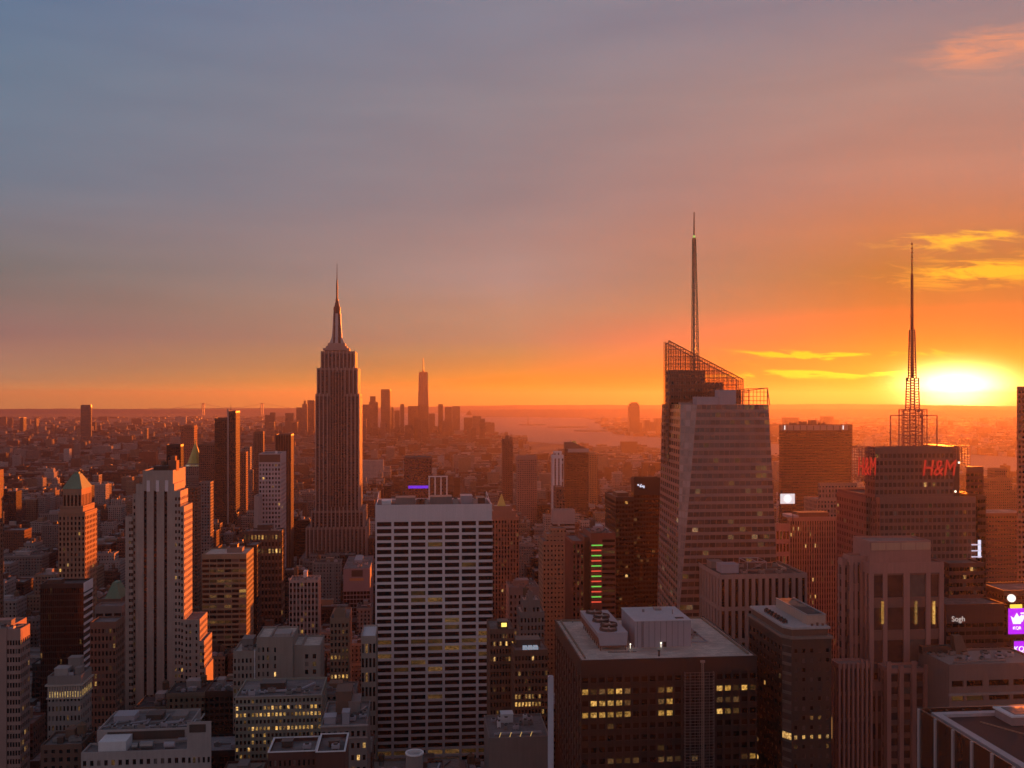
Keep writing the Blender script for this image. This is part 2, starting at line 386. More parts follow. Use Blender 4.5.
def clutter(root, x0, x1, y0, y1, z, seed, mat, n=5, tank=True):
    q = random.Random(seed); w, dp = x1 - x0, y1 - y0
    bulkhead(root, x0 + w * q.uniform(.2, .45), x0 + w * q.uniform(.55, .8), y0 + dp * .45, y0 + dp * .85, z, q.uniform(3, 6), mat)
    if tank: water_tank(root, x0 + w * q.uniform(.12, .3), y0 + dp * q.uniform(.5, .8), z, q.uniform(1.6, 2.4), q.uniform(3.5, 5))
    for k in range(n):
        cooler(root, x0 + w * q.uniform(.12, .88), y0 + dp * q.uniform(.14, .38), z, q.uniform(1.8, 4), q.uniform(1.6, 3), q.uniform(1.4, 2.6), q.choice([STEEL, LAV, GREY]))
    duct(root, [(x0 + w * q.uniform(.1, .3), y0 + dp * .4), (x0 + w * q.uniform(.5, .9), y0 + dp * .4), (x0 + w * .9, y0 + dp * q.uniform(.6, .9))], z, q.uniform(.5, .9))


def tower(name, label, cat, Y, blocks, wall, bay=3.4, flo=3.9, pier=0.45, s0=0.22, s1=0.2, rs=0.0, rw=0.35, cap=2.0, span=None, lf=None, mats=None,
          roof=None, mode='geo', p=0.04, group=None, wu=None, wv=None, ls=0.9, sides='auto', indiv=True, rowlit=0.0, vary=0.0):
    """blocks: dicts with l, r (edges of the front face in the picture), t (top), dy (set back), d (depth) or s (picture x of the far edge of the visible side)."""
    bs = []
    for b in blocks:
        Yf = Y + b.get('dy', 0); x0, x1 = WX(b['l'], Yf), WX(b['r'], Yf)
        zt = b['z'] if 'z' in b else WZ(b['t'], (b['l'] + b['r']) / 2, Yf)
        if 's' in b: Yb = (x1 if b['s'] > b['r'] else x0) / TA(b['s'])
        else: Yb = Yf + b.get('d', 25)
        bs.append((x0, x1, Yf, Yb, zt, b))
    root = thing(name, (0.5 * (bs[0][0] + bs[0][1]), bs[0][2], 0), label, cat, group)
    Wm, Rm, P = MB(), MB(), []
    lf = lf or rnd_lit(0.02, 0.04)
    fm = None
    if mode == 'mat': fm = facade_mat('facade_%s_%d' % (name, len(MATS)), wall_col(wall), bay, flo, wu or 1 - pier, wv or 1 - s0 - s1, p, ls=ls, vary=vary, rowlit=rowlit)
    for x0, x1, y0, y1, zt, b in bs:
        FOOT.append((x0, x1, y0, y1, zt))
        zb = b.get('zb', 0.0); cp = b.get('cap', cap); z1 = zt - cp
        if mode == 'mat' or b.get('blind'):
            if b.get('blind'): Wm.box(x0, x1, y0, y1, zb, zt, 0, 'tb')
            else:
                Wm.box(x0, x1, y0, y1, zb, z1, 2, 'tb')
                if cp > 0: Wm.box(x0, x1, y0, y1, z1, zt, 0, 'tb')
        else:
            ctr = 0.5 * (x0 + x1); zc = max(zb, PYZ(800, ctr, y0))
            nr = max(1, round((z1 - zc) / b.get('flo', flo)))
            opts = b.get('cols'); s0_, s1_ = b.get('s0', s0), b.get('s1', s1)
            vis = b.get('faces') or ('f' + ('r' if x1 < 0 else '') + ('l' if x0 > 0 else ''))
            Wm.box(x0, x1, y0, y1, zb, zc, 0, 'tb')
            Wm.box(x0, x1, y0, y1, z1, zt, 0, 'tb')
            rest = ''.join(k for k in 'frlk' if k in vis)
            Wm.box(x0, x1, y0, y1, zc, z1, 0, 'tb' + rest)
            for k in vis:
                if k == 'f': q = ((x0, y0), (x1, y0)); nc = opts or ucols(max(1, round((x1 - x0) / b.get('bay', bay))), b.get('pier', pier))
                elif k == 'r': q = ((x1, y0), (x1, y1)); nc = b.get('scols') or ucols(max(1, round((y1 - y0) / b.get('bay', bay))), b.get('pier', pier))
                else: q = ((x0, y1), (x0, y0)); nc = b.get('scols') or ucols(max(1, round((y1 - y0) / b.get('bay', bay))), b.get('pier', pier))
                (ax, ay), (bx, by) = q
                facade(Wm, P, (ax, ay, zc), (bx, by, zc), (bx, by, z1), (ax, ay, z1), nc, nr, s0_, s1_, b.get('rs', rs), b.get('rw', rw), b.get('ms', 1 if span else 0), b.get('lf', lf) if k == 'f' else (b.get('slf') or rnd_lit(.01, .03)))
        Rm = MB(); roof_on(Wm, Rm, x0, x1, y0, y1, zt, b.get('par', 1.0)); Rm.build('roof', roof or ROOFG, root)
    Wm.build('wall', [wall, span or wall, fm or wall], root)
    windows(root, P, mats, indiv)
    return root, bs


def PYZ(py, X, Y): return CZ - (py - EYE) / F * (X * math.sin(TH) + Y * math.cos(TH))
WC = {}
def wall_col(m):
    for n in m.node_tree.nodes:
        if n.type == 'HUE_SAT': return tuple(n.inputs['Color'].default_value)[:3]
    return (0.3, 0.25, 0.2)
def text_sign(name, body, size, loc, rotz, mat, parent=None, shear=0.0, depth=0.15):
    c = bpy.data.curves.new(name, 'FONT'); c.body = body; c.size = size; c.extrude = depth; c.align_x = 'CENTER'; c.align_y = 'CENTER'; c.shear = shear
    tmp = bpy.data.objects.new(name + '_tmp', c); COL.objects.link(tmp); bpy.context.view_layer.update()
    me = bpy.data.meshes.new_from_object(tmp.evaluated_get(bpy.context.evaluated_depsgraph_get())); bpy.data.objects.remove(tmp); bpy.data.curves.remove(c)
    me.materials.clear(); me.materials.append(mat); o = bpy.data.objects.new(name, me); COL.objects.link(o)
    o.rotation_euler = (rad(90), 0, rotz)
    if parent: o.parent = parent; o.location = Vector(loc) - parent.location
    else: o.location = loc
    return o


# ================================================================== the setting
def ground():
    m, q, b = new_mat('city_ground')
    g = q.n('ShaderNodeNewGeometry').outputs['Position']
    vo = q.n('ShaderNodeTexVoronoi'); q.l(g, vo.inputs['Vector']); vo.inputs['Scale'].default_value = 0.012
    c = q.ramp(q.sep(vo.outputs['Color'])[0], [(0, (0.03, 0.026, 0.025)), (0.5, (0.07, 0.055, 0.05)), (0.8, (0.12, 0.10, 0.09)), (1, (0.2, 0.17, 0.16))])
    n = q.noise(g, 0.0011, 3)
    q.l(q.mix(n, c, (0.05, 0.055, 0.035)), b.inputs['Base Color']); b.inputs['Roughness'].default_value = 0.95
    o = MB(); o.poly([(26000 * math.cos(2 * math.pi * k / 96), 26000 * math.sin(2 * math.pi * k / 96), 0) for k in range(96)])
    tag(o.build('ground', m), kind='structure')
    # harbour and river, one sheet
    m, q, b = new_mat('water')
    g = q.n('ShaderNodeNewGeometry').outputs['Position']
    b.inputs['Base Color'].default_value = (0.05, 0.055, 0.06, 1); b.inputs['Roughness'].default_value = 0.5; b.inputs['Specular IOR Level'].default_value = 0.35
    bp = q.n('ShaderNodeBump'); bp.inputs['Strength'].default_value = 0.35; bp.inputs['Distance'].default_value = 1.0
    q.l(q.noise(g, 0.05, 4, 0.6), bp.inputs['Height']); q.l(bp.outputs[0], b.inputs['Normal'])
    w = MB(); w.poly([(*p, 0.6) for p in WATER]); tag(w.build('harbour_water', m), kind='structure')
    land = plain('shore_land', (0.06, 0.055, 0.04), 0.95)
    isl = MB()
    for pa, pb, py in ((519, 546, 425.2), (547, 589, 427.6), (574, 628, 431.6), (540, 640, 417.5)):
        D = 260 * F / (py - 400)
        n_ = 14; lo_, hi = [], []
        for k in range(n_):
            a = 2 * math.pi * k / n_; u = math.cos(a); v = math.sin(a)
            X = WX((pa + pb) / 2 + u * (pb - pa) / 2, D) ; Yq = D + v * D * 0.018 * (1 + 0.3 * math.sin(k * 2.1))
            lo_.append((X, Yq, 0)); hi.append((X * 0.9995, Yq, 5 + 2 * math.sin(k)))
        isl.loft(lo_, hi)
    tag(isl.build('island_land', land), kind='structure')
    # far ridges behind the bay
    for nm, pts, D in (('hills', [(-60, 409.6), (60, 408.6), (150, 409), (260, 408.6), (330, 408.2), (420, 407), (470, 405.6), (520, 405.0), (600, 404.8), (680, 405.2), (760, 404.2), (850, 404.0), (940, 405), (1000, 406), (1090, 407)], 21000),
                       ('hills', [(470, 410), (520, 409.5), (600, 409), (680, 409.5), (780, 409), (900, 409.5), (1090, 410)], 15500)):
        q = random.Random(3); m_ = MB(); prev = None
        for a, b_ in zip(pts, pts[1:]):
            for k in range(8):
                px = a[0] + (b_[0] - a[0]) * k / 8; py = a[1] + (b_[1] - a[1]) * k / 8 + q.uniform(-.22, .22)
                X = WX(px, D); dep = X * math.sin(TH) + D * math.cos(TH); z = max(6, CZ - (py - EYE) / F * dep)
                cur = [(X, D - 900, 0), (X, D, z), (X, D + 1500, 0)]
                if prev: m_.poly((prev[0], cur[0], cur[1], prev[1])); m_.poly((prev[1], cur[1], cur[2], prev[2]))
                prev = cur
        tag(m_.build(nm, land), kind='structure')
    # avenues, cross streets and pavements
    m, q, b = new_mat('asphalt')
    g = q.n('ShaderNodeNewGeometry').outputs['Position']; x, y, z = q.sep(g)
    ln = q.m('MULTIPLY', q.m('LESS_THAN', q.m('ABSOLUTE', q.m('SUBTRACT', q.m('FRACT', q.m('DIVIDE', x, 3.4)), 0.5)), 0.02), q.m('LESS_THAN', q.m('FRACT', q.m('DIVIDE', y, 9.0)), 0.4))
    q.l(q.mix(ln, q.mix(q.noise(g, 0.2, 3), (0.035, 0.034, 0.034), (0.065, 0.062, 0.06)), (0.6, 0.6, 0.58)), b.inputs['Base Color']); b.inputs['Roughness'].default_value = 0.9
    rd, pv = MB(), MB()
    for X in AVES:
        rd.poly([(X - 11, 150, .01), (X + 11, 150, .01), (X + 11, 4200, .01), (X - 11, 4200, .01)])
    for k in range(3, 30):
        Yc = k * 80 - 10
        for X, X2 in zip(AVES, AVES[1:]):
            rd.poly([(X + 11, Yc - 5, .01), (X2 - 11, Yc - 5, .01), (X2 - 11, Yc + 5, .01), (X + 11, Yc + 5, .01)])
            pv.box(X + 11.2, X2 - 11.2, Yc + 5.2, Yc + 74.8, 0, .14)
    tag(rd.build('road', m), kind='structure'); tag(pv.build('pavement', plain('paving', (0.25, 0.24, 0.23), 0.95)), kind='structure')


WATER = [(1950, 1500), (1900, 2300), (1750, 3500), (1100, 5000), (720, 6000), (450, 7200), (0, 7700), (-600, 9300), (-1500, 13000), (-1800, 18500), (1200, 19500),
         (2700, 17000), (2250, 12000), (1750, 9000), (1480, 7050), (1950, 5900), (2450, 4800), (3000, 3500), (3500, 2000), (3600, 1500)]
AVES = [-1450, -1170, -890, -690, -520, -330, -180, 130, 410, 690, 970, 1250, 1530]
ground()
def in_water(X, Y):
    ins = False; n = len(WATER); j = n - 1
    for i in range(n):
        xi, yi = WATER[i]; xj, yj = WATER[j]
        if (yi > Y) != (yj > Y) and X < (xj - xi) * (Y - yi) / (yj - yi) + xi: ins = not ins
        j = i
    return ins
# ================================================================== the named towers, near to far
def grid_slab():
    lit_rows = {11: .55, 12: .2, 17: .5, 18: .25, 19: .4, 20: .4, 21: .2, 33: .75, 36: .2, 37: .3}
    def lf(c, r):
        x = R.random(); k = lit_rows.get(r, 0.03)
        return 2 if x < k else 0
    cols = [((500 + 66 * k - 495 + 1) / 455, (500 + 66 * k + 57 - 495) / 455) for k in range(7)]
    root, bs = tower('office_slab', 'pale stone office slab whose whole face is a grid of wide dark windows', 'office tower', 648,
                     [dict(l=375.3, r=492, t=504.5, d=42, cap=10.6, cols=cols, bay=8)], TRAV, flo=4.6, s0=.2, s1=.16, rs=.12, rw=.9, lf=lf)
    x0, x1, y0, y1, zt, _ = bs[0]; z = zt - 1
    for a, b, h, mt in ((.05, .13, 2.0, WHITE), (.17, .34, 4.2, GREY), (.47, .66, 4.5, GREY), (.74, .84, 5.0, LAV), (.88, .95, 3.6, DKBR)):
        bulkhead(root, x0 + (x1 - x0) * a, x0 + (x1 - x0) * b, y0 + 12, y0 + 26, z, h, mt)
    for f in (.37, .40, .43, .69, .86): cooler(root, x0 + (x1 - x0) * f, y0 + 8, z, 3.4, 3, 3.2 + f, RUST if f < .42 else STEEL)
    for x in (x0 + .8, x1 - .8):
        m = MB(); m.bar((x, y0 + 1, z + .9), (x, y1 - 1, z + 5.5), .35)
        m.bar((x, y1 - 1, z), (x, y1 - 1, z + 5.5), .35); m.build('roof_davit', WHITE, root)
    # the broad flue whose rim pokes up in front of it
    f = thing('flue_stack', (WX(414.5, 330), 330, 0), 'broad round flue with a pale open rim in front of the white grid slab', 'chimney')
    X = WX(414.5, 330); zt = WZ(752, 414.5, 330); m = MB()
    n = 24; c = [(math.cos(2 * math.pi * k / n), math.sin(2 * math.pi * k / n)) for k in range(n)]
    m.loft([(X + a * 2.9, 330 + b * 2.9, 0) for a, b in c], [(X + a * 2.9, 330 + b * 2.9, zt - .5) for a, b in c], 0, False); m.build('shaft', GREY, f)
    m = MB(); ro = [(X + a * 3.15, 330 + b * 3.15) for a, b in c]; ri = [(X + a * 2.6, 330 + b * 2.6) for a, b in c]
    for k in range(n):
        j = (k + 1) % n
        m.poly(((*ro[k], zt - .5), (*ro[j], zt - .5), (*ro[j], zt), (*ro[k], zt))); m.poly(((*ro[k], zt), (*ro[j], zt), (*ri[j], zt), (*ri[k], zt)))
        m.poly(((*ri[k], zt), (*ri[j], zt), (*ri[j], zt - 3), (*ri[k], zt - 3)))
    m.build('rim', WHITE, f)
    m = MB(); m.poly([(*p, zt - 3) for p in ri]); m.build('inner_floor', ROOFD, f); FOOT.append((X - 8, X + 8, 322, 338, zt))


def striped_tower():
    Y = 665; f = lambda px, a, b: (px - a) / (b - a)
    st = [(f(p - 1.45, 136, 174.3), f(p + 1.45, 136, 174.3)) for p in (145.2, 155.1, 165.6)]
    pair = lambda l, r, *ps: [(f(p - .9, l, r), f(p + .9, l, r)) for p in ps]
    w = dict(ms=0, flo=4.35, s0=.22, s1=.28, rw=.5)
    lf = rnd_lit(.012, .03, .15)
    root, bs = tower('stepped_tower', 'pale stone tower with three dark window stripes and sunlit steps down its right side', 'office tower', Y, [
        dict(l=136, r=174.3, t=484, d=30, cap=4.5, cols=st, flo=3.8, s0=.35, s1=.1, rs=.45, rw=.7, lf=lambda c, r: 0),
        dict(l=142.5, r=173, t=470.5, s=185.5, dy=.6, zb=200, cap=9, blind=1),
        dict(l=174.3, r=180.4, t=491, s=188, cap=3, cols=pair(174.3, 180.4, 175.9, 179.2), lf=lf, bay=3.5, **w),
        dict(l=180.4, r=184, t=506.5, s=192.4, cap=2.5, cols=pair(180.4, 184, 182), lf=lf, bay=3.5, **w),
        dict(l=184, r=199.8, t=619.5, s=207.4, cap=2, cols=pair(184, 199.8, 186.3, 190.1, 196.4), lf=lf, bay=3.5, **w),
        dict(l=199.8, r=204, t=641, s=212, cap=2, cols=pair(199.8, 204, 200.9, 203.1), lf=lf, bay=3.5, **w),
        dict(l=204, r=205.8, t=668, s=213.2, cap=2, blind=1),
        dict(l=132.6, r=136, t=494.5, dy=3, d=20, cap=2, cols=[(.25, .75)], lf=lf, **w),
        dict(l=125.3, r=132.6, t=516.5, dy=2, d=22, cap=2, cols=pair(125.3, 132.6, 129.8, 132), lf=lf, **w)], plain('warm_limestone', (.43, .34, .295), amt=.5), span=BLACK, mats=GL)
    x0, x1, y0, y1, zt, _ = bs[1]; z = zt - 1
    for k in range(3):
        xx = x0 + (x1 - x0) * (.2 + .3 * k); m = MB(); m.box(xx - 1, xx + 1, bs[0][2] - .35, bs[0][2] + .2, bs[0][4] - 5, bs[0][4] + 2.4); m.build('parapet_ornament', TRAV, root)
    m = MB(); a, b = x0 + (x1 - x0) * .3, x0 + (x1 - x0) * .78
    m.box(a, b, y0 + 5, y0 + 14, z, z + 3.6); m.build('bulkhead', DKBR, root)
    m = MB()
    for k in range(7): xx = a + (b - a) * k / 6; m.bar((xx, y0 + 4, z), (xx, y0 + 4, z + 4.6), .22)
    m.bar((a, y0 + 4, z + 4.6), (b, y0 + 4, z + 4.6), .25); m.bar((a, y0 + 4, z + 2.6), (b, y0 + 4, z + 2.6), .2); m.build('roof_railing', DKMET, root)
    X = x0 + (x1 - x0) * .86; m = MB()
    m.box(X - 2.5, X + 3, y0 + 8, y0 + 16, z, z + 7); m.box(X - 1, X + 2, y0 + 9, y0 + 14, z + 7, z + 10); m.build('stair_tower', RUST, root)
    water_tank(root, X - 6, y0 + 12, z, 1.7, 3.4, 2.6)


def terrace_building():
    Y = 432; q = random.Random(5)
    cols = ucols(17, .52)
    root, bs = tower('terrace_building', 'pale brick block with cluttered roof and terrace below the striped tower', 'office building', Y, [
        dict(l=81, r=187, t=751, d=12, cap=2.4, cols=ucols(15, .5), flo=5.2, s0=.25, s1=.25),
        dict(l=187, r=211, t=722, s=211.4, d=34, cap=14, cols=ucols(5, .5), flo=5.2, s0=.25, s1=.25),
        dict(l=97, r=187.5, t=729, dy=12.3, d=27, cap=10, blind=1)], PALE, lf=rnd_lit(.03, .1, .2), roof=ROOFG)
    x0, x1, y0, y1, zt, _ = bs[2]
    m = MB(); m.box(x0 + 4.5, x1 - 1.2, y0 - .25, y0 + .3, zt - 4.6, zt - .9); m.build('wall_band', DKBR, root)  # dark recess below the roof edge drawn as a dark strip
    m = MB(); m.box(bs[1][0] + 1, bs[1][1] - 2.2, bs[1][2] - .2, bs[1][2] + .2, bs[1][4] - 4.4, bs[1][4] - 1); m.build('wall_band', DKBR, root)
    z = zt - 1
    for k in range(16):
        a = x0 + 2 + (x1 - x0 - 4) * k / 15; yy = y0 + q.uniform(2, 8)
        (cooler if k % 3 else lambda r, x, y, z_, *s: duct(r, [(x - 3, y), (x + 3, y + 2), (x + 3, y + 9)], z_, .5, LAV))(root, a, yy, z, q.uniform(1.6, 3.2), q.uniform(1.6, 2.6), q.uniform(1, 2.2), q.choice([LAV, STEEL, WHITE, GREY]))
    for k in range(5): duct(root, [(x0 + 4 + 8 * k, y0 + 10), (x0 + 10 + 8 * k, y0 + 11 + q.uniform(-1, 3)), (x0 + 10 + 8 * k, y0 + 20)], z, .55, LAV if k % 2 else STEEL)
    bulkhead(root, x0 + 3, x0 + 12, y0 + 14, y0 + 22, z, 2.4, LAV); bulkhead(root, x0 + 17, x0 + 24, y0 + 15, y0 + 22, z, 2.0, DKBR)
    bulkhead(root, x0 + 29, x0 + 35, y0 + 14, y0 + 22, z, 1.6, GREY)
    xa, xb, ya, yb, zl, _ = bs[0]; z = zl - 1
    m = MB(); m.box(xa + 6.5, xa + 18, ya + 2, yb - .2, z, z + 4.6); m.build('terrace_shed', WHITE, root)
    for a, b, h in ((20, 22.5, 2.6), (23.5, 29, 3.2), (33.5, 38, 2.6)):
        m = MB(); m.cyl(xa + a, ya + 4.5, z, z + .2, .3, n=6)
        yy = ya + 4.5; n = 12; c = [(math.cos(2 * math.pi * k / n) * h / 2, math.sin(2 * math.pi * k / n) * h / 2) for k in range(n)]
        m.loft([(xa + a, yy + u, z + .4 + h / 2 + v) for u, v in c], [(xa + b, yy + u, z + .4 + h / 2 + v) for u, v in c]); m.build('tank', LAV if a > 30 else STEEL, root)
    duct(root, [(xa + 38, yb - 1.5), (xb - 1, yb - 1.5)], z + 1.2, .8, LAV)


def left_group():
    # block with the lit cornice
    root, bs = tower('cornice_block', 'grey stone block with a glowing colonnade under its cornice at far left', 'office building', 470, [
        dict(l=47.5, r=80.8, t=676, s=91.6, cap=8.5, cols=ucols(9, .5), flo=4.6, s0=.24, s1=.24, bay=3.1)], GREY, lf=rnd_lit(.02, .05, .1))
    x0, x1, y0, y1, zt, _ = bs[0]
    m, g = MB(), MB(); m.box(x0 - .9, x1 + .9, y0 - .9, y1 + .9, zt - 4.6, zt - 3.9); m.box(x0 - .5, x1 + .5, y0 - .5, y1 + .5, zt - 10.6, zt - 10.1)
    for k in range(13): xx = x0 + .6 + (x1 - x0 - 1.2) * k / 12; m.box(xx - .32, xx + .32, y0 - .45, y0 - .02, zt - 10.1, zt - 4.6)
    for k in range(6): yy = y0 + .6 + (y1 - y0 - 1.2) * k / 5; m.box(x1 + .02, x1 + .45, yy - .32, yy + .32, zt - 10.1, zt - 4.6)
    m.build('cornice', LIME, root)
    g.box(x0 + .8, x1 - .2, y0 - .1, y0 - .02, zt - 9.9, zt - 7.2); g.box(x1 + .02, x1 + .1, y0 + .2, y1 - .8, zt - 9.9, zt - 7.2); g.build('cornice_light', lit('cornice_glow', (0.1, .04, .005), (1, .62, .16), 1.5, .8), root)
    z = zt - 1; bulkhead(root, x0 + 2, x0 + 8, y0 + 3, y0 + 9, z, 3.4, PALE); bulkhead(root, x0 + 6.5, x0 + 12, y0 + 8, y0 + 13, z, 7, GREY); bulkhead(root, x0 + 11, x1 - 1.6, y0 + 4, y0 + 10, z, 3.2, GREY); cooler(root, x0 + 9.4, y0 + 4, z, 2.2, 2, 1.8, LAV)
    # dark slab behind it
    root, bs = tower('dark_slab', 'black glass slab with sunlit white ribs on its narrow right side', 'office tower', 610, [
        dict(l=40.3, r=83.5, t=583.5, s=92.2, cap=2.5, cols=ucols(22, .16), flo=3.9, s0=.12, s1=.1, scols=ucols(1, .08), rs=.1, rw=.2)], BLACK, lf=rnd_lit(0, .012, .01), mats=[GBROWN, GL[1], GL[2], GBROWN], roof=ROOFD)
    x0, x1, y0, y1, zt, _ = bs[0]; m = MB()
    for k in range(17): m.box(x1 + .01, x1 + .5, y0 + .3, y1, zt - 8 - 4.4 * k, zt - 6.6 - 4.4 * k)
    m.box(x1 + .01, x1 + .5, y0 + .1, y1, zt - 5.5, zt); m.build('side_rib', TRAV, root)
    bulkhead(root, x0 + 3, x0 + 11, y0 + 3, y0 + 9, zt - 1, 2.5, DKBR)
    # half-seen pale block at the edge
    root, bs = tower('edge_block', 'plain rose-grey block cut by the left edge of the view', 'office building', 520, [
        dict(l=-40, r=6.5, t=629, d=26, cap=6, cols=[], blind=1), dict(l=6.5, r=20.5, t=629, s=30, cap=5, cols=ucols(5, .3), scols=ucols(5, .3), flo=4.4, dy=.5, slf=rnd_lit(.06, .12), lf=rnd_lit(.01, .03))], PINK, roof=ROOFG)
    x0, x1, y0, y1, zt, _ = bs[1]; clutter(root, bs[0][0] + 8, x1, y0, y1, zt - 1, 3, GREY, 5, False)
    tower('sliver_tower', 'rust-red tower just entering at the left edge with sunlit corner', 'office tower', 760, [dict(l=-46, r=-1, t=470, s=3.6, cap=3)], BROWN, mode='mat', p=.02)
    # tan tower with the green pyramid
    root, bs = tower('pyramid_tower', 'tan brick tower under a green copper pyramid roof, its right side sunlit', 'office tower', 825, [
        dict(l=58.3, r=85, t=512, s=97, cap=3, cols=ucols(7, .5), flo=4.2, s0=.2, s1=.22, bay=3.6), dict(l=60, r=83, t=506, s=94.5, dy=1.5, zb=100, cap=6, cols=ucols(5, .5), flo=6),
        dict(l=62.8, r=81.5, t=489, s=91.5, dy=3, zb=120, cap=3, cols=ucols(5, .42), flo=12, s0=.1, s1=.16)], plain('warm_tan_brick', (0.36, 0.22, 0.15)), lf=rnd_lit(.03, .03, .05), span=TAN)
    x0, x1, y0, y1, zt, _ = bs[2]; cx, cy = (x0 + x1) / 2, (y0 + y1) / 2; zp = WZ(474, 78, 835)
    m = MB(); m.loft([(x0 - .6, y0 - .6, zt), (x1 + .6, y0 - .6, zt), (x1 + .6, y1 + .6, zt), (x0 - .6, y1 + .6, zt)], [(cx - 2.6, cy - 3, zp), (cx + 2.6, cy - 3, zp), (cx + 2.6, cy + 3, zp), (cx - 2.6, cy + 3, zp)])
    m.box(cx - 1.6, cx + 1.6, cy - 2, cy + 2, zp, zp + 1.5); m.build('pyramid_roof', COPPER, root)
    for b in bs[:2]:
        m = MB(); m.box(b[0] - .6, b[1] + .6, b[2] - .6, b[3] + .6, b[4] - 1.6, b[4] - 1.2); m.build('cornice', TAN, root)
    # small mansard
    root, bs = tower('mansard_block', 'brown block with a small green mansard roof between striped and pyramid towers', 'office building', 770, [dict(l=97, r=121, t=599, s=130, cap=3, cols=ucols(7, .5), flo=4)], BROWN, lf=rnd_lit(.05, .06))
    x0, x1, y0, y1, zt, _ = bs[0]; a, b = x0 + 5, x1 - .8; m = MB(); zp = WZ(583, 112, 775)
    m.loft([(a, y0 + .8, zt - .8), (b, y0 + .8, zt - .8), (b, y1 - .8, zt - .8), (a, y1 - .8, zt - .8)], [(a + 4.4, y0 + 7, zp), (b - 4.4, y0 + 7, zp), (b - 4.4, y1 - 7, zp), (a + 4.4, y1 - 7, zp)]); m.build('mansard_roof', COPPER, root)
    root, bs = tower('ledge_block', 'grey stone block with wide dark ledges right of the black slab', 'office building', 700, [dict(l=95, r=122, t=606, s=128, cap=4, cols=ucols(3, .2), flo=5.5, s0=.25, s1=.2)], GREY, lf=rnd_lit(.04, .08))
    tower('tan_loft', 'dark brick loft building with lit corner windows behind the cornice block', 'loft building', 560, [dict(l=90, r=116, t=622, s=124, cap=3, cols=ucols(7, .45), flo=4.1)], BROWN, lf=rnd_lit(.025, .04))


